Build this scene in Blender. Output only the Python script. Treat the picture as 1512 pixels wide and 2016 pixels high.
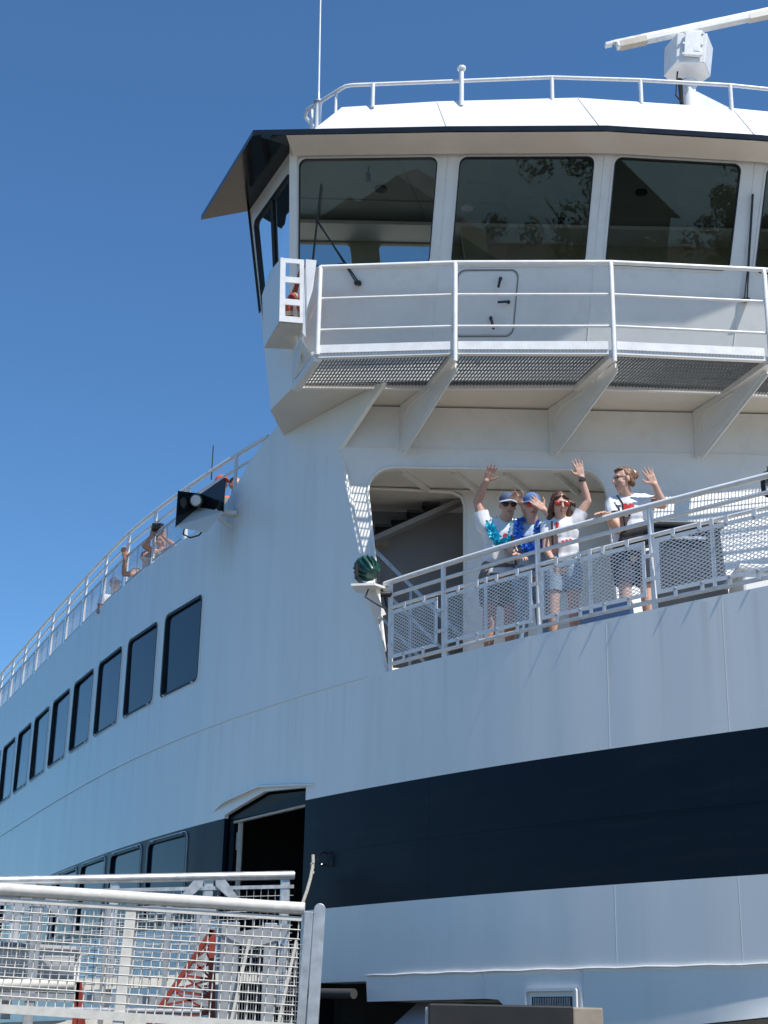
import bpy, bmesh, math, random
from mathutils import Vector, Matrix, noise
from mathutils.geometry import delaunay_2d_cdt
from mathutils.bvhtree import BVHTree
random.seed(7)
for o in list(bpy.data.objects): bpy.data.objects.remove(o)
SC = bpy.context.scene
COL = SC.collection

# ------------------------------------------------------------------ camera, sky, sun, exposure
cam_d = bpy.data.cameras.new('camera'); cam = bpy.data.objects.new('camera', cam_d); COL.objects.link(cam)
cam_d.sensor_fit = 'HORIZONTAL'; cam_d.sensor_width = 36.0; cam_d.lens = 36.0*2950/1512
cam_d.clip_start = 0.05; cam_d.clip_end = 6000
cam.matrix_world = Matrix.Rotation(math.radians(90+19.7), 4, 'X') @ Matrix.Rotation(math.radians(1.15), 4, 'Z')
SC.camera = cam
TO_SUN = Vector((.87, -1.0, 2.0)).normalized()
sun_el = math.asin(TO_SUN.z); sun_az = math.atan2(TO_SUN.x, TO_SUN.y)
W = bpy.data.worlds.new('World'); SC.world = W; W.use_nodes = True
nt = W.node_tree; nt.nodes.clear()
sky = nt.nodes.new('ShaderNodeTexSky'); sky.sky_type = 'NISHITA'; sky.sun_disc = False
sky.sun_elevation = sun_el; sky.sun_rotation = sun_az
sky.altitude = 0; sky.air_density = 1.0; sky.dust_density = 0.0; sky.ozone_density = 10.0
bg = nt.nodes.new('ShaderNodeBackground'); bg.inputs['Strength'].default_value = 0.126
wo = nt.nodes.new('ShaderNodeOutputWorld')
gain = nt.nodes.new('ShaderNodeMix'); gain.data_type = 'RGBA'; gain.blend_type = 'MULTIPLY'; gain.inputs[0].default_value = 1; gain.inputs[7].default_value = (.84, 1.02, 1.03, 1)   # clearer, cooler air
nt.links.new(sky.outputs[0], gain.inputs[6]); nt.links.new(gain.outputs[2], bg.inputs[0]); nt.links.new(bg.outputs[0], wo.inputs[0])
sl = bpy.data.lights.new('sun', 'SUN'); sl.energy = 5.0; sl.angle = math.radians(0.53); sl.color = (1.0, 0.95, 0.88)
so = bpy.data.objects.new('sun', sl); COL.objects.link(so)
so.rotation_euler = TO_SUN.to_track_quat('Z', 'Y').to_euler(); so.location = (20, -20, 60)
vs = SC.view_settings
vs.view_transform = 'Standard'; vs.look = 'None'; vs.exposure = 0.2; vs.gamma = 1.0; vs.use_curve_mapping = False

# ------------------------------------------------------------------ materials
def paint(name, col, rough=0.4, var=0.05, scale=(1, 1, 1), nscale=2.0, bump=0.0, bscale=3.0, metal=0.0, uv=False, dirt=None, spec=0.5, fine=0.0, frames=0.0, stain=False, runs=()):
    m = bpy.data.materials.new(name); m.use_nodes = True
    n = m.node_tree; b = n.nodes['Principled BSDF']
    b.inputs['Roughness'].default_value = rough; b.inputs['Metallic'].default_value = metal
    b.inputs['Specular IOR Level'].default_value = spec
    tc = n.nodes.new('ShaderNodeTexCoord'); mp = n.nodes.new('ShaderNodeMapping'); mp.inputs['Scale'].default_value = scale
    n.links.new(tc.outputs['UV' if uv else 'Object'], mp.inputs[0])
    nz = n.nodes.new('ShaderNodeTexNoise'); nz.inputs['Scale'].default_value = nscale; nz.inputs['Detail'].default_value = 5
    n.links.new(mp.outputs[0], nz.inputs['Vector'])
    rp = n.nodes.new('ShaderNodeMapRange'); rp.inputs[1].default_value = 0.3; rp.inputs[2].default_value = 0.7
    rp.inputs[3].default_value = 1-var; rp.inputs[4].default_value = 1+var*0.4
    n.links.new(nz.outputs['Fac'], rp.inputs[0])
    mx = n.nodes.new('ShaderNodeMix'); mx.data_type = 'RGBA'; mx.blend_type = 'MULTIPLY'; mx.inputs[0].default_value = 1
    mx.inputs[6].default_value = (*col, 1); n.links.new(rp.outputs[0], mx.inputs[7])
    last = mx.outputs[2]
    if dirt:                                          # rust and grime runs: (colour, amount, u scale, v scale)
        dc, da, du, dv = dirt
        m2 = n.nodes.new('ShaderNodeMapping'); m2.inputs['Scale'].default_value = (du, dv, du); n.links.new(tc.outputs['UV' if uv else 'Object'], m2.inputs[0])
        n2 = n.nodes.new('ShaderNodeTexNoise'); n2.inputs['Scale'].default_value = 1.0; n2.inputs['Detail'].default_value = 6; n2.inputs['Roughness'].default_value = 0.65
        n.links.new(m2.outputs[0], n2.inputs['Vector'])
        r2 = n.nodes.new('ShaderNodeMapRange'); r2.inputs[1].default_value = 0.5; r2.inputs[2].default_value = 0.78; r2.inputs[3].default_value = 0; r2.inputs[4].default_value = da
        n.links.new(n2.outputs['Fac'], r2.inputs[0])
        x2 = n.nodes.new('ShaderNodeMix'); x2.data_type = 'RGBA'; n.links.new(r2.outputs[0], x2.inputs[0]); n.links.new(last, x2.inputs[6]); x2.inputs[7].default_value = (*dc, 1)
        last = x2.outputs[2]
    if runs:                                          # thin grime runs hanging from ledges at the given heights
        sv = n.nodes.new('ShaderNodeSeparateXYZ'); n.links.new(tc.outputs['UV'], sv.inputs[0])
        mr = n.nodes.new('ShaderNodeMapping'); mr.inputs['Scale'].default_value = (9, .12, 1); n.links.new(tc.outputs['UV'], mr.inputs[0])
        nr = n.nodes.new('ShaderNodeTexNoise'); nr.inputs['Scale'].default_value = 1.0; nr.inputs['Detail'].default_value = 4; n.links.new(mr.outputs[0], nr.inputs['Vector'])
        th = n.nodes.new('ShaderNodeMapRange'); th.inputs[1].default_value = .54; th.inputs[2].default_value = .72; n.links.new(nr.outputs['Fac'], th.inputs[0])
        for z0, umax, amt in runs:
            fd = n.nodes.new('ShaderNodeMapRange'); fd.inputs[1].default_value = z0-1.1; fd.inputs[2].default_value = z0; fd.inputs[3].default_value = 0; fd.inputs[4].default_value = amt; n.links.new(sv.outputs[1], fd.inputs[0])
            lt = n.nodes.new('ShaderNodeMath'); lt.operation = 'LESS_THAN'; lt.inputs[1].default_value = z0; n.links.new(sv.outputs[1], lt.inputs[0])
            lu = n.nodes.new('ShaderNodeMath'); lu.operation = 'LESS_THAN'; lu.inputs[1].default_value = umax; n.links.new(sv.outputs[0], lu.inputs[0])
            k0_ = n.nodes.new('ShaderNodeMath'); k0_.operation = 'MULTIPLY'; n.links.new(lu.outputs[0], k0_.inputs[0]); n.links.new(lt.outputs[0], k0_.inputs[1])
            k1 = n.nodes.new('ShaderNodeMath'); k1.operation = 'MULTIPLY'; n.links.new(fd.outputs[0], k1.inputs[0]); n.links.new(k0_.outputs[0], k1.inputs[1])
            k2 = n.nodes.new('ShaderNodeMath'); k2.operation = 'MULTIPLY'; n.links.new(k1.outputs[0], k2.inputs[0]); n.links.new(th.outputs[0], k2.inputs[1])
            xr = n.nodes.new('ShaderNodeMix'); xr.data_type = 'RGBA'; n.links.new(k2.outputs[0], xr.inputs[0]); n.links.new(last, xr.inputs[6]); xr.inputs[7].default_value = (.5, .46, .4, 1); last = xr.outputs[2]
    if stain:                                         # brown run-off below the lamp arm at u = -3.45, v < 6.4
        sx = n.nodes.new('ShaderNodeSeparateXYZ'); n.links.new(tc.outputs['UV'], sx.inputs[0])
        def mth(op, x, y=None, z=None):
            k = n.nodes.new('ShaderNodeMath'); k.operation = op
            for i, v in enumerate((x, y, z)):
                if v is None: continue
                if isinstance(v, (int, float)): k.inputs[i].default_value = v
                else: n.links.new(v, k.inputs[i])
            return k.outputs[0]
        du_ = mth('ABSOLUTE', mth('ADD', sx.outputs[0], 3.45)); hu = mth('SUBTRACT', 1.0, mth('MULTIPLY', du_, 2.6)); hv = mth('MULTIPLY', mth('SUBTRACT', sx.outputs[1], 5.55), 1.2)
        tv = mth('LESS_THAN', sx.outputs[1], 6.46); mk = mth('MULTIPLY', mth('MULTIPLY', mth('MAXIMUM', hu, 0), mth('MINIMUM', mth('MAXIMUM', hv, 0), 1)), tv)
        ms = n.nodes.new('ShaderNodeMapping'); ms.inputs['Scale'].default_value = (14, .8, 1); n.links.new(tc.outputs['UV'], ms.inputs[0])
        ns = n.nodes.new('ShaderNodeTexNoise'); ns.inputs['Scale'].default_value = 1.0; n.links.new(ms.outputs[0], ns.inputs['Vector'])
        mk = mth('MULTIPLY', mk, mth('MULTIPLY', ns.outputs['Fac'], .9))
        xs = n.nodes.new('ShaderNodeMix'); xs.data_type = 'RGBA'; n.links.new(mk, xs.inputs[0]); n.links.new(last, xs.inputs[6]); xs.inputs[7].default_value = (.42, .36, .24, 1); last = xs.outputs[2]
    n.links.new(last, b.inputs['Base Color'])
    rr = n.nodes.new('ShaderNodeMapRange'); rr.inputs[3].default_value = max(0.02, rough-0.08); rr.inputs[4].default_value = rough+0.1
    n.links.new(nz.outputs['Fac'], rr.inputs[0]); n.links.new(rr.outputs[0], b.inputs['Roughness'])
    if bump or fine:
        m3 = n.nodes.new('ShaderNodeMapping'); m3.inputs['Scale'].default_value = scale; n.links.new(tc.outputs['UV' if uv else 'Object'], m3.inputs[0])
        n3 = n.nodes.new('ShaderNodeTexNoise'); n3.inputs['Scale'].default_value = bscale; n3.inputs['Detail'].default_value = 2
        n.links.new(m3.outputs[0], n3.inputs['Vector'])
        bp = n.nodes.new('ShaderNodeBump'); bp.inputs['Strength'].default_value = 1.0; bp.inputs['Distance'].default_value = bump or 0.0001
        n.links.new(n3.outputs['Fac'], bp.inputs['Height'])
        if frames:                                    # plating drawn in between the frames
            wv = n.nodes.new('ShaderNodeTexWave'); wv.inputs['Scale'].default_value = .44; wv.inputs['Distortion'].default_value = 1.1; wv.inputs['Detail'].default_value = 1.5; wv.inputs['Detail Scale'].default_value = .6
            n.links.new(m3.outputs[0], wv.inputs['Vector']); bw = n.nodes.new('ShaderNodeBump'); bw.inputs['Distance'].default_value = frames; bw.inputs['Strength'].default_value = 1.0
            n.links.new(wv.outputs['Fac'], bw.inputs['Height']); n.links.new(bw.outputs[0], bp.inputs['Normal'])
        if fine:
            n4 = n.nodes.new('ShaderNodeTexNoise'); n4.inputs['Scale'].default_value = 90; n4.inputs['Detail'].default_value = 2
            n.links.new(tc.outputs['UV' if uv else 'Object'], n4.inputs['Vector'])
            b2 = n.nodes.new('ShaderNodeBump'); b2.inputs['Strength'].default_value = 1.0; b2.inputs['Distance'].default_value = fine
            n.links.new(n4.outputs['Fac'], b2.inputs['Height']); n.links.new(bp.outputs[0], b2.inputs['Normal']); n.links.new(b2.outputs[0], b.inputs['Normal'])
        else:
            n.links.new(bp.outputs[0], b.inputs['Normal'])
    return m

def glass(name, tint, ior=1.5):
    m = bpy.data.materials.new(name); m.use_nodes = True; n = m.node_tree; n.nodes.clear()
    o = n.nodes.new('ShaderNodeOutputMaterial'); t = n.nodes.new('ShaderNodeBsdfTransparent'); t.inputs[0].default_value = (*tint, 1)
    g = n.nodes.new('ShaderNodeBsdfGlossy'); g.inputs['Roughness'].default_value = 0.012; g.inputs[0].default_value = (1, 1, 1, 1)
    f = n.nodes.new('ShaderNodeFresnel'); f.inputs[0].default_value = ior
    x = n.nodes.new('ShaderNodeMixShader'); n.links.new(f.outputs[0], x.inputs[0]); n.links.new(t.outputs[0], x.inputs[1]); n.links.new(g.outputs[0], x.inputs[2]); n.links.new(x.outputs[0], o.inputs[0])
    return m

M = {}
M['hull'] = paint('hull_white', (.82, .835, .805), .32, .05, (1, .12, 1), 1.6, .004, 1.3, uv=True, dirt=((.55, .57, .56), .22, 3.5, .28), fine=.00035, frames=.0026, stain=True, runs=((3.67, 99, .3), (4.35, -4.15, .4), (6.48, 99, .3)))
M['navy'] = paint('hull_navy', (.0045, .011, .022), .32, .12, (1, .2, 1), 1.6, .003, 1.3, uv=True, fine=.0001, spec=.13, frames=.0022, dirt=((.02, .025, .03), .5, .7, 6))
M['white'] = paint('deckhouse_white', (.77, .765, .74), .4, .05, (1, 1, 1), 1.8, .002, 2.0, dirt=((.55, .5, .42), .3, 5, .9))
M['rail'] = paint('rail_white', (.8, .805, .8), .35, .08, (1, 1, 1), 9, .0006, 30, dirt=((.5, .42, .33), .3, 7, 7))
M['roof'] = paint('roof_white', (.74, .745, .75), .45, .04, (1, 1, 1), 2.0, .002, 1.5, dirt=((.6, .57, .5), .2, 2, 2))
M['soffit'] = paint('soffit_bounce_cream', (.70, .655, .58), .5, .06, (1, 1, 1), 2.5, .001, 3)  # cream base also carries warm bounce light on the undersides
M['black'] = paint('gloss_black', (.012, .013, .014), .12, .3, (1, 1, 1), 4, .002, 4)
M['rubber'] = paint('black_rubber', (.015, .015, .016), .55, .2, nscale=9)
M['gasket'] = paint('grey_gasket', (.2, .2, .2), .6, .1, nscale=9)
M['darkglass'] = paint('tinted_glass', (.007, .016, .03), .1, .1, nscale=1, spec=.3)
M['pane'] = glass('wheelhouse_glass', (.64, .69, .65), 1.55)
M['ceil'] = paint('cabin_ceiling', (.3, .31, .28), .6, .06, nscale=3)
M['cabin'] = paint('cabin_wall', (.42, .37, .25), .6, .1, nscale=3)
M['console'] = paint('console_black', (.02, .02, .022), .5, .1)
M['lampw'] = paint('lamp_cover', (.75, .74, .7), .4, .03)
M['galv'] = paint('galvanised_steel', (.5, .52, .53), .42, .25, nscale=14, metal=.55, bump=.0005, bscale=40)
M['grating'] = paint('grating_grey', (.2, .2, .19), .45, .25, nscale=10)
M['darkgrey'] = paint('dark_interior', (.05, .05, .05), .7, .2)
M['midgrey'] = paint('grey_bulkhead', (.3, .3, .31), .6, .1)
M['room'] = paint('unlit_room', (.02, .02, .019), .8, .2)  # near-black walls put the doorway's indoor darkness into the colour
M['beige'] = paint('beige_door_edge', (.5, .45, .37), .55, .2, nscale=6)
M['green'] = paint('lamp_green', (.018, .085, .07), .3, .4, nscale=20, bump=.0006, bscale=60)
M['lens'] = paint('lamp_lens', (.75, .78, .78), .12, .05)
M['red'] = paint('oxide_red', (.3, .045, .03), .5, .35, nscale=8, dirt=((.12, .05, .03), .5, 9, 9))
M['orange'] = paint('life_orange', (.62, .09, .03), .5, .15, nscale=8)
M['lifered'] = paint('faded_red', (.36, .05, .03), .5, .2, nscale=8)
M['bin'] = paint('navy_bin', (.03, .036, .045), .45, .2, nscale=4)
M['rope'] = paint('rope', (.42, .4, .35), .9, .3, nscale=60, bump=.002, bscale=90)
M['rust'] = paint('rusty_steel', (.009, .011, .013), .6, .5, nscale=3, bump=.004, bscale=6, dirt=((.03, .02, .014), .5, 2, 8))
M['concrete'] = paint('concrete', (.29, .25, .2), .85, .2, nscale=1.2, bump=.004, bscale=14, dirt=((.13, .115, .095), .6, 1.1, 1.1))
M['deckgrey'] = paint('deck_buff', (.42, .37, .29), .7, .15, nscale=3)
M['fence'] = paint('fence_cream', (.68, .66, .6), .45, .14, nscale=10, bump=.0008, bscale=30, dirt=((.42, .36, .27), .4, 12, 12))
M['alu'] = paint('mill_aluminium', (.62, .63, .63), .38, .2, nscale=10, metal=.7, bump=.0006, bscale=40)
M['skin'] = paint('skin', (.54, .30, .21), .55, .12, nscale=22, bump=.0006, bscale=60)
M['skin2'] = paint('skin_fair', (.60, .36, .27), .55, .12, nscale=22, bump=.0006, bscale=60)
M['tee'] = paint('white_cotton', (.72, .73, .76), .9, .06, nscale=12, bump=.003, bscale=14)
M['teeblue'] = paint('pale_blue_cotton', (.42, .55, .68), .9, .1, nscale=12, bump=.003, bscale=14)
M['denim'] = paint('light_denim', (.25, .36, .47), .9, .3, nscale=25, bump=.002, bscale=60)
M['navycloth'] = paint('navy_cloth', (.02, .03, .055), .85, .2, nscale=20)
M['greycloth'] = paint('grey_cloth', (.2, .19, .18), .85, .2, nscale=20)
M['blackcloth'] = paint('black_cloth', (.013, .013, .015), .8, .2, nscale=20)
M['capblue'] = paint('cap_blue', (.08, .17, .38), .8, .15, nscale=30)
M['capnavy'] = paint('cap_faded_navy', (.075, .11, .19), .8, .3, nscale=30)
M['capbrim'] = paint('cap_brim', (.45, .5, .58), .8, .1, nscale=30)
M['leit'] = paint('lei_turquoise', (.015, .55, .75), .5, .35, nscale=40)
M['leib'] = paint('lei_blue', (.04, .2, .7), .5, .35, nscale=40)
M['printred'] = paint('print_red', (.5, .015, .025), .7, .1)
M['printblack'] = paint('print_black', (.02, .02, .03), .7, .1)
M['shade'] = paint('dark_lens', (.02, .008, .008), .08, .1)
M['shadered'] = paint('red_mirror_lens', (.6, .06, .02), .1, .3, nscale=12)
M['hairb'] = paint('hair_brown', (.09, .04, .022), .5, .5, nscale=60)
M['haira'] = paint('hair_auburn', (.19, .09, .042), .5, .5, nscale=60)
M['haird'] = paint('hair_dark', (.02, .014, .012), .5, .4, nscale=60)
M['lip'] = paint('lips', (.42, .13, .11), .5, .1)
M['bluebag'] = paint('blue_vinyl', (.03, .08, .2), .6, .2)
M['bench'] = paint('bench_white', (.75, .76, .76), .4, .05)

# water: dark, glossy, rippled
def water_mat():
    m = paint('harbour_water', (.012, .03, .035), .06, .1, nscale=.2)
    n = m.node_tree; tc = n.nodes['Texture Coordinate']; nz = n.nodes.new('ShaderNodeTexNoise'); nz.inputs['Scale'].default_value = 1.1; nz.inputs['Detail'].default_value = 5
    n.links.new(tc.outputs['Object'], nz.inputs['Vector']); bp = n.nodes.new('ShaderNodeBump'); bp.inputs['Distance'].default_value = .12
    n.links.new(nz.outputs['Fac'], bp.inputs['Height']); n.links.new(bp.outputs[0], n.nodes['Principled BSDF'].inputs['Normal']); return m
M['water'] = water_mat()

# ------------------------------------------------------------------ mesh helpers
def V(*a): return Vector(a[0] if len(a) == 1 else a)

XF = None                                                 # scaling about the camera, set while the wheelhouse block is built
class MB:
    def __init__(s): s.v = []; s.f = []; s.mi = []; s.uv = {}
    def add(s, vs, fs, mi=0):
        o = len(s.v); s.v += [tuple(p) for p in vs]
        for f in fs: s.f.append(tuple(i+o for i in f)); s.mi.append(mi)
        return s
    def box(s, c, d, ax=None, mi=0):
        c = V(c); X, Y, Z = ax if ax else (V(1, 0, 0), V(0, 1, 0), V(0, 0, 1))
        vs = [c+X*(d[0]/2*i)+Y*(d[1]/2*j)+Z*(d[2]/2*k) for i in (-1, 1) for j in (-1, 1) for k in (-1, 1)]
        return s.add(vs, [(0, 1, 3, 2), (4, 6, 7, 5), (0, 4, 5, 1), (2, 3, 7, 6), (0, 2, 6, 4), (1, 5, 7, 3)], mi)
    def bar(s, p, q, w, h, up=(0, 0, 1), mi=0):           # rectangular bar from p to q
        p, q = V(p), V(q); X = (q-p); L = X.length; X.normalize(); up = V(up); Y = up.cross(X)
        if Y.length < 1e-4: Y = V(0, 1, 0).cross(X)
        Y.normalize(); Z = X.cross(Y)
        return s.box((p+q)/2, (L, w, h), (X, Y, Z), mi)
    def tube(s, pts, r, n=8, mi=0, caps=True, r2=None):
        pts = [V(p) for p in pts]; m = len(pts); rings = []; prev = None
        for i, p in enumerate(pts):
            if i == 0: t = pts[1]-p
            elif i == m-1: t = p-pts[i-1]
            else: t = (pts[i+1]-p).normalized()+(p-pts[i-1]).normalized()
            t.normalize()
            if prev is None:
                a = V(0, 0, 1) if abs(t.z) < .9 else V(1, 0, 0); u = a.cross(t).normalized()
            else:
                u = (prev-t*prev.dot(t)).normalized()
            prev = u; w = t.cross(u)
            rr = r if r2 is None else r+(r2-r)*i/(m-1)
            rings.append([p+(u*math.cos(2*math.pi*k/n)+w*math.sin(2*math.pi*k/n))*rr for k in range(n)])
        vs = [q for rg in rings for q in rg]; fs = []
        for i in range(m-1):
            for k in range(n):
                fs.append((i*n+k, i*n+(k+1) % n, (i+1)*n+(k+1) % n, (i+1)*n+k))
        if caps: fs += [tuple(range(n-1, -1, -1)), tuple(range((m-1)*n, m*n))]
        return s.add(vs, fs, mi)
    def lathe(s, c, axis, prof, n=16, mi=0):              # prof: (distance along axis, radius)
        c, t = V(c), V(axis).normalized(); a = V(0, 0, 1) if abs(t.z) < .9 else V(1, 0, 0); u = a.cross(t).normalized(); w = t.cross(u)
        vs = [c+t*d+(u*math.cos(2*math.pi*k/n)+w*math.sin(2*math.pi*k/n))*r for d, r in prof for k in range(n)]; fs = []
        for i in range(len(prof)-1):
            for k in range(n): fs.append((i*n+k, i*n+(k+1) % n, (i+1)*n+(k+1) % n, (i+1)*n+k))
        fs += [tuple(range(n-1, -1, -1)), tuple(range((len(prof)-1)*n, len(prof)*n))]
        return s.add(vs, fs, mi)
    def slab(s, poly, z0, z1, mi=0):                      # horizontal polygon extruded in z
        n = len(poly); vs = [(p[0], p[1], z0) for p in poly]+[(p[0], p[1], z1) for p in poly]
        fs = [tuple(range(n-1, -1, -1)), tuple(range(n, 2*n))]+[(i, (i+1) % n, n+(i+1) % n, n+i) for i in range(n)]
        return s.add(vs, fs, mi)
    def prism(s, poly3, off, mi=0):                       # planar polygon of 3D points extruded by vector off
        n = len(poly3); off = V(off); vs = [V(p) for p in poly3]+[V(p)+off for p in poly3]
        fs = [tuple(range(n-1, -1, -1)), tuple(range(n, 2*n))]+[(i, (i+1) % n, n+(i+1) % n, n+i) for i in range(n)]
        return s.add(vs, fs, mi)
    def build(s, name, mat, parent=None, smooth=False, bevel=0, kind=None, uvs=None, label=None, angle=40):
        me = bpy.data.meshes.new(name); me.from_pydata(s.v if XF is None else [tuple(XF @ Vector(p)) for p in s.v], [], s.f)
        for m in (mat if isinstance(mat, (list, tuple)) else [mat]): me.materials.append(M[m] if isinstance(m, str) else m)
        for p, i in zip(me.polygons, s.mi): p.material_index = i
        if uvs:
            l = me.uv_layers.new(name='UVMap')
            for lp in me.loops: l.data[lp.index].uv = uvs[lp.vertex_index]
        bm = bmesh.new(); bm.from_mesh(me); bmesh.ops.recalc_face_normals(bm, faces=bm.faces); bm.to_mesh(me); bm.free()
        if smooth:
            me.shade_smooth(); me.set_sharp_from_angle(angle=math.radians(angle))
        o = bpy.data.objects.new(name, me); COL.objects.link(o); o.parent = parent
        if bevel:
            b = o.modifiers.new('bevel', 'BEVEL'); b.width = bevel; b.segments = 2; b.limit_method = 'ANGLE'; b.angle_limit = math.radians(50)
        if kind: o['kind'] = kind
        if label: o['label'] = label
        return o

def thing(name, label, cat, loc=(0, 0, 0), group=None):
    o = bpy.data.objects.new(name, None); COL.objects.link(o); o.empty_display_size = .3
    o['label'] = label; o['category'] = cat
    if group: o['group'] = group
    return o
def tag(o, label, cat, group=None):
    o['label'] = label; o['category'] = cat
    if group: o['group'] = group
    return o
def structure(o): o['kind'] = 'structure'; return o

def inside(p, poly):
    x, y = p; c = False; j = len(poly)-1
    for i in range(len(poly)):
        xi, yi = poly[i]; xj, yj = poly[j]
        if (yi > y) != (yj > y) and x < (xj-xi)*(y-yi)/(yj-yi)+xi: c = not c
        j = i
    return c
def rrect(a0, b0, a1, b1, r, n=5, ra=None):               # rounded rectangle, ra = radius along a
    ra = r if ra is None else ra; out = []
    for ca, cb, s in ((a1-ra, b1-r, 0), (a0+ra, b1-r, 1), (a0+ra, b0+r, 2), (a1-ra, b0+r, 3)):
        for k in range(n+1):
            t = math.pi/2*(s+k/n); out.append((ca+ra*math.cos(t), cb+r*math.sin(t)))
    return out
def plate(name, outer, holes, mp, mat, parent, thick=.06, alines=(), blines=(), matf=None, smooth=False, back=True, rim=True, label=None):
    """Sheet with openings. (a, b) are sheet coordinates, mp(a, b, d) gives the 3D point d metres behind the face."""
    vs = []; es = []
    def loop(pl):
        o = len(vs); n = len(pl); vs.extend(Vector(p) for p in pl); es.extend((o+i, o+(i+1) % n) for i in range(n))
    loop(outer)
    for h in holes: loop(h)
    A = [p[0] for p in outer]; B = [p[1] for p in outer]
    for a in alines:
        if min(A) < a < max(A): o = len(vs); vs += [Vector((a, min(B)-.1)), Vector((a, max(B)+.1))]; es.append((o, o+1))
    for b in blines:
        if min(B) < b < max(B): o = len(vs); vs += [Vector((min(A)-.1, b)), Vector((max(A)+.1, b))]; es.append((o, o+1))
    r = delaunay_2d_cdt(vs, es, [], 0, 1e-5)
    nv = [(p.x, p.y) for p in r[0]]; tr = []
    for f in r[2]:
        c = (sum(nv[i][0] for i in f)/len(f), sum(nv[i][1] for i in f)/len(f))
        if inside(c, outer) and not any(inside(c, h) for h in holes): tr.append(tuple(f))
    mb = MB(); N = len(nv); uv = list(nv)
    mb.v = [tuple(mp(a, b, 0)) for a, b in nv]
    for f in tr:
        c = (sum(nv[i][0] for i in f)/3, sum(nv[i][1] for i in f)/3); mb.f.append(f); mb.mi.append(matf(*c) if matf else 0)
    if rim:
        mb.v += [tuple(mp(a, b, thick)) for a, b in nv]; uv += nv
        cnt = {}
        for k, f in enumerate(tr):
            for i in range(3):
                e = (f[i], f[(i+1) % 3]); key = tuple(sorted(e)); cnt.setdefault(key, []).append((e, k))
        for key, l in cnt.items():
            if len(l) == 1:
                (i, j), k = l[0]; mb.f.append((j, i, i+N, j+N)); mb.mi.append(mb.mi[k])
        if back:
            for k, f in enumerate(tr): mb.f.append(tuple(i+N for i in reversed(f))); mb.mi.append(mb.mi[k])
    return mb.build(name, mat, parent, smooth=smooth, uvs=uv, label=label, angle=30)
def ring(mb, outl, inl, mp, d0, d1, mi=0):                # frame between two loops of equal length, from depth d0 (front) to d1
    n = len(outl); vs = []
    for l, d in ((outl, d0), (inl, d0), (inl, d1), (outl, d1)): vs += [mp(a, b, d) for a, b in l]
    fs = []
    for k in range(4):
        for i in range(n): j = (i+1) % n; fs.append((k*n+i, k*n+j, ((k+1) % 4)*n+j, ((k+1) % 4)*n+i))
    return mb.add(vs, fs, mi)
def disc(mb, loop, mp, d, mi=0):
    vs = [mp(a, b, d) for a, b in loop]; return mb.add(vs, [tuple(range(len(vs)))], mi)
def expanded(mp, a0, a1, b0, b1, pa, pb, w=.006, t=.003):  # expanded-metal infill of diamond strands
    mb = MB(); nr = max(2, round((b1-b0)/pb)); pb = (b1-b0)/nr; nc = max(2, round((a1-a0)/pa*2)); h = (a1-a0)/nc
    for j in range(nr):
        bj = b0+pb*(j+.5); pts = [(a0+k*h, bj+(pb*.46 if (k+j) % 2 else -pb*.46)) for k in range(nc+1)]
        vs = []
        for a, b in pts: vs += [mp(a, b-w/2, 0), mp(a, b+w/2, 0), mp(a, b+w/2, t), mp(a, b-w/2, t)]
        fs = []
        for k in range(nc):
            for i in range(4): fs.append((k*4+i, k*4+(i+1) % 4, k*4+4+(i+1) % 4, k*4+4+i))
        mb.add(vs, fs)
    return mb
def slab_map(o, ea, eb, n):                               # plane map: origin, a axis, b axis, inward normal
    o, ea, eb, n = V(o), V(ea), V(eb), V(n)
    return lambda a, b, d: o+ea*a+eb*b+n*d
def quad_map(bl, br, tl, tr):                             # bilinear map over a quad, depth along its inward normal
    bl, br, tl, tr = V(bl), V(br), V(tl), V(tr); n = ((br-bl).cross(tl-bl)).normalized()
    if n.y < 0: n = -n
    return lambda a, b, d: (bl*(1-a)+br*a)*(1-b)+(tl*(1-a)+tr*a)*b+n*d

# ------------------------------------------------------------------ the ground: water and quay
mb = MB(); mb.add([(-2500, -2500, -3.2), (2500, -2500, -3.2), (2500, 2500, -3.2), (-2500, 2500, -3.2)], [(0, 1, 2, 3)])
structure(mb.build('water', 'water'))
mb = MB(); mb.slab([(-70, -120), (70, -120), (70, 8.2), (1.9, 8.2), (1.9, 10.6), (-9, 10.6), (-9, 8.2), (-70, 8.2)], -6, -1.65)
structure(mb.build('quay', 'concrete', bevel=.03))
M['asphalt'] = paint('asphalt', (.055, .054, .052), .85, .3, nscale=.6, bump=.003, bscale=30)
mb = MB(); mb.add([(-69, -119, -1.646), (69, -119, -1.646), (69, -9, -1.646), (-69, -9, -1.646)], [(0, 1, 2, 3)]); structure(mb.build('road', 'asphalt'))
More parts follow.
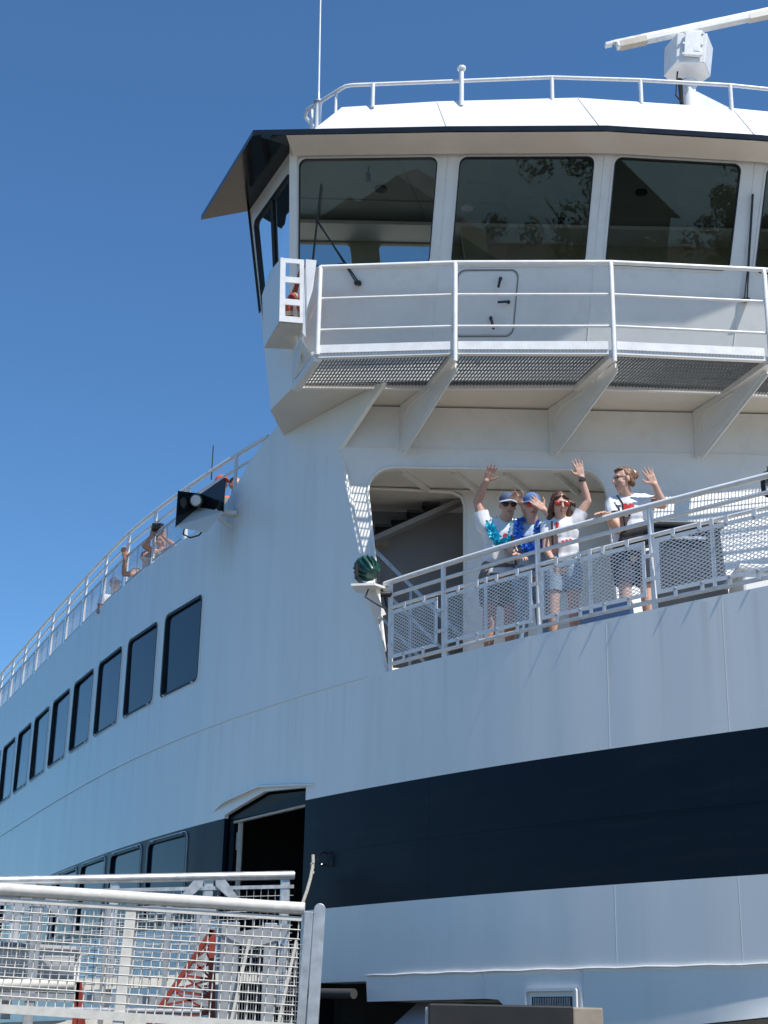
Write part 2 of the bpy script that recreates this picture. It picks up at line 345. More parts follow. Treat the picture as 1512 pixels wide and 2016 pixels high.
# ------------------------------------------------------------------ the ferry: plan curve of the hull side
PL = [(-21.2, 62), (-14.4, 46), (-10.4, 36.6), (-7.35, 29.5), (-5.12, 24.35), (-3.66, 21.2), (-2.6, 19.2), (-1.7, 17.7), (-.83, 16.42), (.05, 15.28), (1.2, 13.95), (2.25, 12.88), (3.2, 11.98), (4.2, 11.08), (5.5, 10.0), (7.2, 8.9)]  # points unprojected from image pixels, like the hull features below
def catmull(P, n=24):
    P = [Vector(p) for p in P]; Q = [2*P[0]-P[1]]+P+[2*P[-1]-P[-2]]; out = []
    for i in range(1, len(Q)-2):
        p0, p1, p2, p3 = Q[i-1:i+3]; t0 = 0; t1 = (p1-p0).length**.5; t2 = t1+(p2-p1).length**.5; t3 = t2+(p3-p2).length**.5
        for k in range(n):
            t = t1+(t2-t1)*k/n
            a1 = (t1-t)/(t1-t0)*p0+(t-t0)/(t1-t0)*p1; a2 = (t2-t)/(t2-t1)*p1+(t-t1)/(t2-t1)*p2; a3 = (t3-t)/(t3-t2)*p2+(t-t2)/(t3-t2)*p3
            b1 = (t2-t)/(t2-t0)*a1+(t-t0)/(t2-t0)*a2; b2 = (t3-t)/(t3-t1)*a2+(t-t1)/(t3-t1)*a3
            out.append((t2-t)/(t2-t1)*b1+(t-t1)/(t2-t1)*b2)
    out.append(P[-1]); return out
CV = catmull(PL); SL = [0.0]
for i in range(1, len(CV)): SL.append(SL[-1]+(CV[i]-CV[i-1]).length)
k0 = min(range(len(CV)), key=lambda i: (CV[i]-Vector((.05, 15.28))).length); SL = [s-SL[k0] for s in SL]
def hp(s):                                               # point and outward normal of the hull curve at arc length s
    import bisect
    i = min(max(bisect.bisect_right(SL, s)-1, 0), len(CV)-2); t = (s-SL[i])/(SL[i+1]-SL[i]); p = CV[i].lerp(CV[i+1], t)
    j0, j1 = max(i-3, 0), min(i+4, len(CV)-1); d = (CV[j1]-CV[j0]).normalized()
    return p, Vector((d.y, -d.x)) if d.y*(-.6)+(-d.x)*(-.6) > 0 else Vector((-d.y, d.x))
def zb(s): return .1+.085*(s-2.2) if s > 1.6 else .1      # lower knuckle of the bow
def hm(s, z, d):                                         # hull surface map (d inward); flares out at the bow knuckle
    p, n = hp(s); out = 0
    if s > 3.5:
        w = min(1, (s-3.5)/1.3); k = min(1, max(0, 1-(z-zb(s))/.3)); out = .1*w*w*k*k*k
    q = p+n*(out-d); return V(q.x, q.y, z)
ferry = thing('ferry', 'large white passenger ferry with navy stripe and raised wheelhouse', 'ferry')
F = ferry
S0, S1 = -50.0, SL[-1]-.02
hull_outer = [(S0, -3.6), (-1.06, -3.6), (-1.06, .62), (-.21, .62), (-.19, .43), (1.46, .44), (1.62, .43), (1.72, .36), (1.76, -.2), (2.2, .1), (4.5, zb(4.5)), (S1, zb(S1)), (S1, 3.7), (0.0, 3.7), (-.94, 6.49), (-.13, 7.06), (-1.25, 7.06), (-1.9, 7.1), (-2.05, 7.33), (-2.5, 7.2), (-2.92, 7.04), (-3.3, 6.82), (-3.65, 6.62), (-4.2, 6.52), (-4.6, 6.5), (S0, 6.5)]
WIN = [(-5.46-1.57*k, -4.2-1.57*k) for k in range(24)]
LOW = [(-5.52-1.57*k, -4.22-1.57*k) for k in range(14)]
door_out = [(-3.19, -.6), (-1.37, -.6), (-1.37, 2.66), (-2.25, 2.72), (-3.19, 2.56)]
holes = [rrect(a, 4.39, b, 5.51, .09) for a, b in WIN[:18]]+[rrect(a, 1.5, b, 2.46, .09) for a, b in LOW[:10]]+[door_out]
al = [S0+.5*k for k in range(int((12)/.5))]
al = [-50+1.0*k for k in range(26)]+[-24+.4*k for k in range(40)]+[-8+.2*k for k in range(50)]+[2+.08*k for k in range(50)]+[6+.25*k for k in range(14)]
def hmat(s, z): return 1 if 1.355 < z < 2.52 else 0
hull = plate('hull', hull_outer, holes, hm, ['hull', 'navy'], F, .05, al, [1.355, 2.52]+[.12+.04*k for k in range(20)], hmat, smooth=True, back=True)
# weld beads and plate seams standing proud of the hull
mb = MB()
mb.tube([hm(-24+.3*k, 3.7, -.004) for k in range(80)], .011, 5)
mb.build('deck_seam', 'hull', F, True, uvs=None)
mb = MB(); ln = [hm(-.2+.15*k, .675+.004*math.sin(k*1.7), -.012) for k in range(56)]; mb.tube(ln, .011, 6)
for s in (1.44, 2.58): mb.tube([hm(s, z, -.004) for z in (.675, .55, .45, .3 if s > 2.3 else .45, .2 if s > 2.3 else .448)], .011, 6)
mb.build('weld_seam', 'rail', F, True)
for s in (.7, 2.95, 4.15):                                # butt welds of the shell plating, painted over
    for z0, z1, m in ((.7, 1.35, 'hull'), (1.36, 2.515, 'navy'), (2.525, 3.66, 'hull')):
        mb = MB(); mb.tube([hm(s, z0+(z1-z0)*k/4, .0022) for k in range(5)], .0036, 5); mb.build('plate_seam', m, F, True)
mb = MB(); mb.tube([hm(-.9+.2*k, 1.93, .002) for k in range(36)], .006, 5); mb.build('stripe_seam', 'navy', F, True)
for s in (-1.6, -3.6, -8.75, -5.61):
    mb = MB(); mb.tube([hm(s, 3.75, .001), hm(s, 5.0, .001), hm(s, 6.4, .001)], .005, 5); mb.build('plate_seam', 'hull', F, True)
# raised bead at the bow's bulwark head and small air vent
mb = MB(); L1 = rrect(1.96, .26, 2.54, .515, .02); L2 = rrect(1.98, .28, 2.52, .495, .02); ring(mb, L1, L2, hm, -.035, .01)
vent = mb.build('vent', 'rail', F)
mb = MB()
for k in range(22): mb.box(hm(2.04+.019*k, .4, .0), (.006, .02, .085), None)
mb.build('slat', 'galv', vent, kind='stuff')
mb = MB(); disc(mb, rrect(2.02, .35, 2.47, .45, .005), hm, -.002); mb.build('back_plate', 'rubber', vent)

# hull windows: each a part with its own pane and frame
def hull_window(a, b, z0, z1, frame, lip):
    out = rrect(a-.02, z0-.02, b+.02, z1+.02, .1); inn = rrect(a+.02, z0+.02, b-.02, z1-.02, .075)
    mb = MB(); tl = random.uniform(-.014, .014); t2 = random.uniform(-.01, .01); disc(mb, rrect(a+.005, z0+.005, b-.005, z1-.005, .085), lambda s, z, d: hm(s, z, d+tl*(s-(a+b)/2)+t2*(z-(z0+z1)/2)), .024)
    w = mb.build('window', 'darkglass', F, smooth=False)
    # a curved pane: subdivide along the hull
    mb = MB(); ring(mb, out, inn, hm, -.012, .03); mb.build('frame', frame, w)
    mb = MB(); ring(mb, rrect(a-.03, z0-.03, b+.03, z1+.03, .11), rrect(a-.02, z0-.02, b+.02, z1+.02, .1), hm, -.014, .01); mb.build('rim', lip, w)
    mb = MB()
    for k in (.12, .88):
        for z in (z0-.01, z1+.01): mb.box(hm(a+(b-a)*k, z, -.02), (.03, .03, .02))
    mb.build('clip', 'galv', w, kind='stuff')
    return w
for a, b in WIN[:18]: hull_window(a, b, 4.39, 5.51, 'rubber', 'hull')
for a, b in LOW[:10]: hull_window(a, b, 1.5, 2.46, 'navy', 'galv')

# boarding doorway: hood, jambs, lintel and the dark room behind
mb = MB()
hood = [(-3.5, 2.66), (-3.15, 2.72), (-2.3, 2.80), (-1.35, 2.70), (-1.2, 2.69)]
for i in range(4):
    (a0, z0), (a1, z1) = hood[i], hood[i+1]; n = 4
    for k in range(n):
        t0, t1 = k/n, (k+1)/n; sa, sb = a0+(a1-a0)*t0, a0+(a1-a0)*t1; za, zc = z0+(z1-z0)*t0, z0+(z1-z0)*t1
        o0 = .055 if i in (1, 2) else (.055*t0 if i == 0 else .055*(1-t0)); o1 = .055 if i in (1, 2) else (.055*t1 if i == 0 else .055*(1-t1))
        mb.add([hm(sa, za, .03), hm(sb, zc, .03), hm(sb, zc-.03, -o1-.005), hm(sa, za-.03, -o0-.005), hm(sa, za+.02, .03), hm(sb, zc+.02, .03), hm(sb, zc-.015, -o1-.006), hm(sa, za-.015, -o0-.006)],
               [(0, 1, 2, 3), (4, 7, 6, 5), (2, 3, 7, 6), (0, 3, 7, 4), (1, 2, 6, 5)])
mb.build('door_hood', 'hull', F)
mb = MB(); L = [(-3.17, 2.50), (-1.39, 2.50), (-1.39, 2.635), (-2.25, 2.69), (-3.17, 2.53)]
mb.prism([hm(a, z, .07) for a, z in L], V(hm(-2.2, 2, .11))-V(hm(-2.2, 2, .07))); mb.build('lintel', 'navy', F)
mb = MB(); mb.bar(hm(-3.14, 2.475, .1), hm(-1.4, 2.49, .1), .04, .025); mb.build('door_track', 'beige', F)
mb = MB(); mb.bar(hm(-3.06, -.5, .16), hm(-3.06, 2.47, .16), .16, .06, up=(1, 0, 0)); d = mb.build('door_edge', 'beige', F, bevel=.01)
mb = MB(); mb.box(hm(-3.04, 2.25, .12), (.05, .03, .2)); mb.build('latch', 'midgrey', d)
for s in (-3.16, -1.4): mb = MB(); mb.bar(hm(s, -.5, .1), hm(s, 2.5, .1), .1, .05, up=(1, 0, 0)); mb.build('door_jamb', 'navy', F)
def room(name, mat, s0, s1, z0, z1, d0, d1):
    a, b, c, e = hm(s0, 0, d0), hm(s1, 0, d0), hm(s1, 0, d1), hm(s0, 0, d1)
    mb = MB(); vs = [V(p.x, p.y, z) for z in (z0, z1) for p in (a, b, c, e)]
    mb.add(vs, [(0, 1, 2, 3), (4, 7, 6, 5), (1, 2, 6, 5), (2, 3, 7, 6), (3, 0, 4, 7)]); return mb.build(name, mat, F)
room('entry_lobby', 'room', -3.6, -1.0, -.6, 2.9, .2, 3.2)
mb = MB(); mb.box(hm(-2.1, 2.35, 1.2), (.05, .05, .18)); mb.build('lobby_lamp', 'beige', F)
# dark car deck under the bow overhang, with a sloping ramp beam
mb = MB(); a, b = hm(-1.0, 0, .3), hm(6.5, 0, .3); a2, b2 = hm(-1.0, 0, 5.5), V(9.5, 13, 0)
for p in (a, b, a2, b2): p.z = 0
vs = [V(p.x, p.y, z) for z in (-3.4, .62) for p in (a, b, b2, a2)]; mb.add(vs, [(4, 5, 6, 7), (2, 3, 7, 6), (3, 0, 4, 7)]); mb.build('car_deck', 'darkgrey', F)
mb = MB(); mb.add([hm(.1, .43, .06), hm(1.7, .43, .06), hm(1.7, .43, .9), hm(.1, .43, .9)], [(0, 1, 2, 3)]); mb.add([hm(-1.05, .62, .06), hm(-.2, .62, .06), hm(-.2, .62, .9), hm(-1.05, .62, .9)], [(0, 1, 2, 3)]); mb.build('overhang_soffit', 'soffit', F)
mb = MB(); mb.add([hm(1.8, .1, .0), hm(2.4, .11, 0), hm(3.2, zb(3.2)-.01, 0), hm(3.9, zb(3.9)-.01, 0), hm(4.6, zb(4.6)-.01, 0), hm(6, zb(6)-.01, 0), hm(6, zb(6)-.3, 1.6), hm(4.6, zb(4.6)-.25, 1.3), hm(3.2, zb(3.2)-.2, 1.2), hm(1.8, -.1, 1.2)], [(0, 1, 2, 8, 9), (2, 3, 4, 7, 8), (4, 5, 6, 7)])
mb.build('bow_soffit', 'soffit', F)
mb = MB(); mb.bar((-.35, 14.6, -.6), (.75, 15.3, .40), .5, .34); mb.bar((.2, 14.9, .0), (1.4, 15.2, .02), .4, .3); mb.build('ramp_beam', 'midgrey', F, bevel=.02)
mb = MB(); mb.tube([(-1.0, 16.2, .52), (-.2, 15.4, .5)], .05, 10); mb.build('ramp_hinge', 'darkgrey', F, True)
# mooring eye in the stripe
mb = MB(); c = hm(-.92, 1.86, -.05); mb.tube([c+V(math.cos(t)*.05, 0, math.sin(t)*.07) for t in [i*.45 for i in range(15)]], .014, 6); mb.box(hm(-.86, 1.84, -.01), (.07, .06, .12)); mb.build('mooring_eye', 'black', F, True)

# ------------------------------------------------------------------ decks
def hull_edge(s0, s1, d, st=.4):
    n = max(1, int((s1-s0)/st)); return [hm(s0+(s1-s0)*k/n, 3, d) for k in range(n+1)]
mb = MB(); e = [(p.x, p.y) for p in hull_edge(-2.5, 9.2, .06)]; mb.slab(e+[(12, 14), (12, 20), (-1.2, 20)], 3.6, 3.675); mb.build('foredeck', 'deckgrey', F)
mb = MB(); e = [(p.x, p.y) for p in hull_edge(-45, -2.4, .06, 1)]; mb.slab(e+[(7, 19.5), (7, 60)], 5.85, 5.99); mb.build('upper_deck', 'deckgrey', F)
mb = MB(); mb.slab([(2.2, 20.5), (6, 20.5), (6, 45), (-4, 45), (-4, 34)], 6.0, 7.3); mb.build('deck_house', 'white', F)

mb = MB(); mb.tube([hm(s, z, 0) for s, z in ((-.15, 7.04), (-.94, 6.49), (-.6, 5.45), (-.3, 4.55), (-.05, 3.78), (.04, 3.69))], .006, 6); mb.build('shell_edge', 'hull', F, True)
# The wheelhouse block is scaled about the camera to meet the hull, to 0.96 of its first size.
XF = Matrix.Translation((2.4, 15.84, 7.104)) @ Matrix.Scale(.96, 4) @ Matrix.Translation((-2.5, -16.5, -7.4))
# ------------------------------------------------------------------ forward bulkhead with its big rounded opening
def fm(x, z, d):
    y = 16.69 if z >= 6.25 else 16.69-.3*(6.25-z); return V(x*1.0115, y+d, z*1.0115)
op = [(2.62, 3.87), (2.62, 6.16)]+[(2.62-.3+.3*math.cos(t), 6.16+.33*math.sin(t)) for t in [math.pi/2*k/7 for k in range(1, 8)]]+[(.1, 6.47)]+[(.1-.29*math.sin(t), 6.18+.29*math.cos(t)) for t in [math.pi/2*k/7 for k in range(1, 8)]]+[(-.19, 6.1), (.04, 4.07), (.07, 3.87)]
plate('bulkhead', [(-.545, 6.25), (-.545, 7.25), (7, 7.25), (7, 3.83), (.02, 3.83)], [op], fm, 'white', F, .12, (), [6.25])
mb = MB(); L2 = [((p[0]-1.2)*.985+1.2, (p[1]-5)*.985+5) for p in op]
mb.tube([fm(a, b, -.005) for a, b in op[1:-1]], .018, 6); mb.build('opening_bead', 'white', F, True)
mb = MB(); mb.tube([(-.5, 16.685, 6.8), (7, 16.685, 6.8)], .006, 5); mb.build('bulkhead_seam', 'white', F, True)
# sheltered passage behind the opening
mb = MB(); mb.slab([(-.3, 16.83), (7, 16.83), (7, 19.6), (-1.2, 19.6), (-1.2, 18.2)], 6.6, 6.66); mb.build('passage_ceiling', 'white', F)
for k in range(6):
    mb = MB(); x = .2+.62*k; mb.bar((x, 16.85, 6.56), (x+.35, 17.5, 6.56), .04, .07); mb.build('ceiling_beam', 'white', F)
ip = quad_map((-1.0, 17.7, 3.66), (4.5, 17.7, 3.66), (-1.0, 17.7, 6.6), (4.5, 17.7, 6.6))
def im(x, z, d): return V(x, 17.5+d, z)
plate('inner_bulkhead', [(-1, 3.84), (4.5, 3.84), (4.5, 6.58), (-1, 6.58)], [[(.93, 3.87), (1.0, 4.3), (1.0, 6.4), (.97, 6.52), (.86, 6.57), (.3, 6.575), (-.7, 6.575), (-.7, 3.87)]], im, 'white', F, .1)
mb = MB(); mb.tube([im(1.0, 4.2, -.01), im(1.0, 6.36, -.01), im(.96, 6.48, -.01), im(.84, 6.54, -.01), im(.3, 6.56, -.01), im(-.3, 6.57, -.01)], .022, 6); mb.build('inner_bead', 'white', F, True)
mb = MB(); mb.box((1.3, 18.4, 5.2), (4.4, .1, 2.75)); mb.box((2.2, 18.0, 5.1), (.08, .7, 2.85)); mb.build('stair_well', 'midgrey', F)
mb = MB(); mb.bar((-.7, 17.95, 5.75), (1.0, 17.95, 6.6), .06, .2, up=(0, 1, 0)); stair = mb.build('stair', 'midgrey', F)
for k in range(7):
    mb = MB(); mb.box((-.6+.2*k, 18.14, 5.95+.1*k), (.22, .36, .04)); mb.build('tread', 'darkgrey', stair)
mb = MB(); mb.bar((-.6, 17.8, 6.35), (1.3, 17.8, 4.45), .05, .05); mb.bar((-.6, 17.8, 5.95), (1.3, 17.8, 4.05), .04, .04); mb.bar((-.6, 17.8, 5.6), (1.0, 17.8, 3.95), .04, .04)
for x in (-.1, .35, .8): mb.bar((x, 17.8, 5.75-x*1.0), (x, 17.8, 4.2-x*.3), .035, .035)
mb.build('stair_rail', 'galv', F)

# ------------------------------------------------------------------ wheelhouse walkway: grating, toe boards, brackets, rail
WK = [V(-.79, 15.38, 7.4), V(.76, 15.21, 7.4), V(2.53, 15.13, 7.4), V(4.30, 15.23, 7.4), V(6.1, 15.5, 7.4)]
IN = [V(-1.07, 16.22, 7.4), V(.50, 16.17, 7.4), V(2.24, 16.07, 7.4), V(3.99, 16.14, 7.4), V(5.8, 16.34, 7.4)]
bd = V(.31, -.95, 0).normalized()
for i in range(4):
    a, b, c, d = IN[i], IN[i+1], WK[i+1], WK[i]; mb = MB()
    n = int((b-a).length/.042); A0, B0 = a.lerp(b, .05), a.lerp(b, .97); C0, D0 = d.lerp(c, .05), d.lerp(c, .97)
    for k in range(n+1):
        t = k/n; mb.bar(A0.lerp(B0, t)+V(0, 0, -.015), C0.lerp(D0, t)+V(0, 0, -.015), .006, .03)
    for k in range(10):
        t = .04+k*.1; mb.bar(A0.lerp(C0, t)+V(0, 0, -.01), B0.lerp(D0, t)+V(0, 0, -.01), .009, .012)
    g = mb.build('grating', 'grating', F, kind='stuff')
    # frame round the bay, toe board
    mb = MB(); mb.bar(d+V(0, .03, -.03), c+V(0, .03, -.03), .06, .05); mb.bar(a+V(0, 0, -.035), b+V(0, 0, -.035), .05, .06)
    mb.build('walkway_beam', 'white', F)
    mb = MB(); mb.bar(d.lerp(c, .0 if i == 0 else .02)+V(0, -.012, .045), d.lerp(c, .965)+V(0, -.012, .045), .012, .1); mb.build('toe_board', 'rail', F)
def pbar(name, mat, p, q, w, h, **k): mb = MB(); mb.bar(p, q, w, h, **k); return mb.build(name, mat, F)
for i in range(5): pbar('walkway_joist', 'white', IN[i]+V(0, 0, -.05), WK[i]+V(0, .02, -.05), .09, .09)
# underside slab of the wheelhouse (soffit) and the closed side wing
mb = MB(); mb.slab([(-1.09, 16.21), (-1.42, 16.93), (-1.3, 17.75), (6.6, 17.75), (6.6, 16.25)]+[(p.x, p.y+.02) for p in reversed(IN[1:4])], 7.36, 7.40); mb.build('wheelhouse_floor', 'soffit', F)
# brackets
for (wx, ox, oy) in ((.22, .77, 15.45), (2.02, 2.58, 15.38), (3.77, 4.28, 15.38), (5.5, 6.05, 15.6)):
    p0, p1, p2 = V(wx-.05, 16.68, 7.35), V(ox, oy, 7.35), V(wx, 16.68, 6.74); ea = (p1-p0); eb = V(0, 0, -.61); nn = ea.cross(eb).normalized()
    mpb = lambda a, b, d, p0=p0, ea=ea, eb=eb, nn=nn: p0+ea*a+eb*b+nn*d
    g = plate('bracket', [(0, 0), (1, 0), (1, .09), (.06, 1), (0, 1)], [], mpb, 'white', F, .03)
    mb = MB(); mb.bar(mpb(1, .09, .015), mpb(.06, 1, .015), .13, .014, up=nn); mb.build('flange', 'white', g)
    mb = MB(); mb.tube([mpb(.1, .6, -.004), mpb(.1, .3, -.004), mpb(.2, .16, -.004), mpb(.58, .14, -.004)], .007, 5); mb.build('hole_lip', 'white', g, True)
# rail
mb = MB(); up = V(0, 0, 1)
for z, r in ((1.1, .027), (.69, .016), (.29, .016)): mb.tube([p+up*z for p in WK], r, 10)
wr = mb.build('walkway_rail', 'rail', F, True)
for i, p in enumerate(WK):
    mb = MB(); mb.tube([p+V(0, -.025, -.16 if i else -.03), p+V(0, -.02, 1.02), p+V(0, 0, 1.09)], .027, 10); mb.build('post', 'rail', wr, True)
mb = MB(); mb.tube([WK[0]+up*1.1, V(-.93, 15.9, 8.5)], .025, 8); mb.tube([WK[0]+up*.69, V(-.93, 15.9, 8.09)], .016, 8); mb.build('end_rail', 'rail', wr, True)

# ------------------------------------------------------------------ wheelhouse walls and windows
B_ = [V(-1.12, 16.22, 7.72), V(.52, 16.09, 7.72), V(2.34, 16.0, 7.72), V(4.08, 16.1, 7.72), V(5.85, 16.38, 7.72)]
T_ = [V(-1.17, 15.44, 10.15), V(.69, 15.33, 10.15), V(2.54, 15.25, 10.15), V(4.36, 15.37, 10.15), V(6.2, 15.65, 10.15)]
wheel = bpy.data.objects.new('wheelhouse', None); COL.objects.link(wheel); wheel.parent = F
WU = [(.045, .925), (.085, .93), (.08, .9), (.09, .9)]
def wheel_window(mp, a0, a1, b0, b1, wid, hei, skew=None):
    ra = .075/wid; rb = .075/hei; f = .03
    def rr(g): return rrect(a0-g/wid, b0-g/hei, a1+g/wid, b1+g/hei, rb+max(-rb*.6, g/hei), ra=ra+max(-ra*.6, g/wid))
    mb = MB(); disc(mb, rr(.008), mp, .02); w = mb.build('wheelhouse_window', 'pane', F)
    mb = MB(); ring(mb, rr(.045), rr(.018), mp, -.012, .02); mb.build('frame', 'white', w)
    mb = MB(); ring(mb, rr(.018), rr(.004), mp, -.018, .03); mb.build('gasket', 'rubber', w)
    return rr(.02)
for i in range(4):
    mp = quad_map(B_[i], B_[i+1], T_[i], T_[i+1]); wid = (T_[i+1]-T_[i]).length; hei = (T_[i]-B_[i]).length
    h = wheel_window(mp, WU[i][0], WU[i][1], .44, .935, wid, hei)
    plate('wall_panel', [(0, 0), (1, 0), (1, 1), (0, 1)], [h], mp, 'white', wheel, .05)
    # lower strake
    b0, b1 = B_[i], B_[i+1]; mb = MB(); mb.add([b0, b1, V(b1.x, b1.y, 7.41), V(b0.x, b0.y, 7.41)], [(0, 1, 2, 3)]); mb.build('lower_strake', 'white', wheel)
    mb = MB(); mb.tube([b0+V(0, -.003, 0), b1+V(0, -.003, 0)], .005, 5)
    if i: mb.tube([b0+V(0, -.002, 0), b0.lerp(T_[i], .99)+V(0, -.002, 0)], .006, 5)
    mb.build('seam', 'white', wheel, True)
mb = MB(); mb.add([B_[4], T_[4], V(6.6, 17.36, 10.15), V(6.35, 17.36, 7.4), V(5.85, 16.38, 7.4)], [(0, 1, 2, 3, 4)]); mb.add([p+V(-.05, .02, 0) for p in (B_[4], T_[4], V(6.6, 17.36, 10.15), V(6.35, 17.36, 7.4), V(5.85, 16.38, 7.4))], [(4, 3, 2, 1, 0)]); mb.build('wall_panel', 'white', wheel)
# mullion pilasters between windows
for i in (1, 2, 3):
    mb = MB(); mb.bar(B_[i].lerp(T_[i], .38)+V(0, .05, 0), T_[i]+V(0, .05, 0), .1, .05, up=(0, 1, .3)); mb.build('mullion', 'white', wheel)
# port side facet
SBL, SBR, STL, STR = V(-1.55, 16.93, 8.3), B_[0].lerp(T_[0], .24), V(-1.82, 16.92, 10.15), T_[0]
smp = quad_map(SBL, SBR, STL, STR)
def side_map(a, b, d, m=smp):
    return m(a, b, 0)+V(.85, .35, -.15).normalized()*d
h = wheel_window(side_map, .10, .93, .06, .86, 1.5, 1.85)
plate('wall_panel', [(0, 0), (1, 0), (1, 1), (0, 1)], [h], side_map, 'white', wheel, .05)
mb = MB(); p, q = side_map(.47, .06, .005), side_map(.5, .86, .005); mb.bar(p, q, .035, .05); mb.build('window_bar', 'rubber', wheel)
mb = MB(); mb.add([V(-1.42, 16.93, 7.37), SBL, SBR, V(-1.12, 16.22, 7.72), V(-1.09, 16.21, 7.37)], [(0, 1, 2, 3, 4)])
mb.add([V(-1.09, 16.21, 7.37), V(-1.12, 16.22, 7.72), V(-.79, 15.4, 7.45), V(-.79, 15.4, 7.34)], [(0, 1, 2, 3)]); mb.build('wing_panel', 'hull', wheel)
pbar('corner_post', 'white', SBR, T_[0], .09, .09).parent = wheel
mb = MB(); mb.bar(SBL.lerp(STL, .22)+V(.02, 0, 0), STL+V(.02, 0, 0), .06, .08); mb.build('corner_post', 'rubber', wheel)
# back wall with its windows, ceiling, sill and fittings
bk = quad_map((-1.38, 17.35, 7.4), (6.5, 17.35, 7.4), (-1.74, 17.35, 10.15), (6.5, 17.35, 10.15))
bh = []
for a, b in ((-1.4, -.42), (-.05, .75)):
    bh.append(rrect((a+1.6)/8.1, .5, (b+1.6)/8.1, .93, .03, ra=.008))
plate('back_wall', [(0, 0), (1, 0), (1, 1), (0, 1)], bh, bk, 'cabin', wheel, .06)
mb = MB(); mb.slab([(T_[0].x, T_[0].y+.06)]+[(p.x, p.y+.06) for p in T_[1:]]+[(6.5, 17.35), (-1.75, 17.35), (-1.78, 16.9)], 10.10, 10.14); mb.build('ceiling', 'ceil', wheel)
for x in (.1, 1.2, 2.3, 3.4, 4.6): mb = MB(); mb.bar((x, 15.6, 10.097), (x+.45, 17.3, 10.097), .012, .01); mb.build('ceiling_joint', 'midgrey', wheel)
mb = MB(); mb.bar((-1.5, 16.5, 10.096), (6, 16.6, 10.096), .012, .01); mb.build('ceiling_joint', 'midgrey', wheel)
mb = MB(); mb.slab([(-1.4, 17.34), (6, 17.34), (6, 16.9), (-1.3, 16.9)], 9.98, 10.03); mb.build('cove_light', 'lampw', wheel)
mb = MB(); mb.slab([(-1.1, 16.22), (5.8, 16.2), (5.8, 16.6), (-1.15, 16.6)], 8.3, 8.42); mb.build('console', 'console', wheel)
for x, y, m in ((-.12, 16.24, 'console'), (.98, 16.64, 'lampw'), (3.12, 16.19, 'console'), (2.18, 16.9, 'console')):
    mb = MB(); mb.lathe((x, y, 10.1), (0, 0, -1), [(0, .075), (.02, .08), (.025, .05)], 14); mb.build('ceiling_light', m, wheel, True)
mb = MB(); mb.box((1.15, 16.16, 10.09), (.42, .2, .02)); mb.build('air_vent', 'midgrey', wheel)
mb = MB(); mb.box((-.27, 15.72, 9.93), (.06, .1, .07)); mb.box((-.27, 15.74, 10.02), (.02, .02, .14)); mb.build('camera_unit', 'console', wheel)
mb = MB(); mb.tube([(-.62, 16.3, 8.4), (-.62, 16.3, 9.05), (-.52, 16.3, 9.06)], .018, 6); mb.box((-.4, 16.35, 8.93), (.3, .12, .1)); mb.build('instrument', 'console', wheel)
mb = MB(); mb.bar((1.25, 17.0, 8.6), (1.05, 17.0, 10.1), .3, .12, up=(0, 1, 0)); mb.build('cabin_post', 'cabin', wheel)
# hatch in the wall below the second window
mp = quad_map(B_[1], B_[2], T_[1], T_[2]); hr = lambda g: rrect(.13-g, .10-g, .515+g, .405+g, .04, ra=.05)
mb = MB(); ring(mb, hr(.006), hr(0), mp, -.008, .01); ha = mb.build('hatch', 'gasket', F)
mb = MB(); disc(mb, hr(-.006), mp, -.01); mb.build('hatch_plate', 'white', ha)
for a, b, da, db in ((.405, .365, -.01, -.045), (.47, .255, -.07, -.004), (.365, .18, .025, -.055)):
    mb = MB(); mb.tube([mp(a, b, 0), mp(a, b, -.07)], .02, 8); mb.bar(mp(a, b, -.07), mp(a+da, b+db, -.085), .03, .02); mb.build('handle', 'console', ha, bevel=.004)
# wipers
def wiper(mp, piv, elb, tip0, tip1):
    mb = MB(); d = -.05
    mb.bar(mp(*piv, d), mp(*elb, d), .014, .014); mb.bar(mp(piv[0]-.018, piv[1], d), mp(elb[0], elb[1]+.008, d), .012, .012)
    mb.bar(mp(*tip0, d+.01), mp(*tip1, d+.01), .022, .02); mb.tube([mp(*piv, 0), mp(*piv, -.08)], .03, 8); mb.tube([mp(piv[0]-.02, piv[1], 0), mp(piv[0]-.02, piv[1], -.08)], .025, 8)
    mb.build('wiper', 'console', F)
mp0 = quad_map(B_[0], B_[1], T_[0], T_[1])
wiper(mp0, (.46, .35), (.16, .645), (.185, .82), (.135, .45))
mp3 = quad_map(B_[3], B_[4], T_[3], T_[4]); wiper(mp3, (.045, .3), (.02, .55), (.0, .8), (.03, .44))

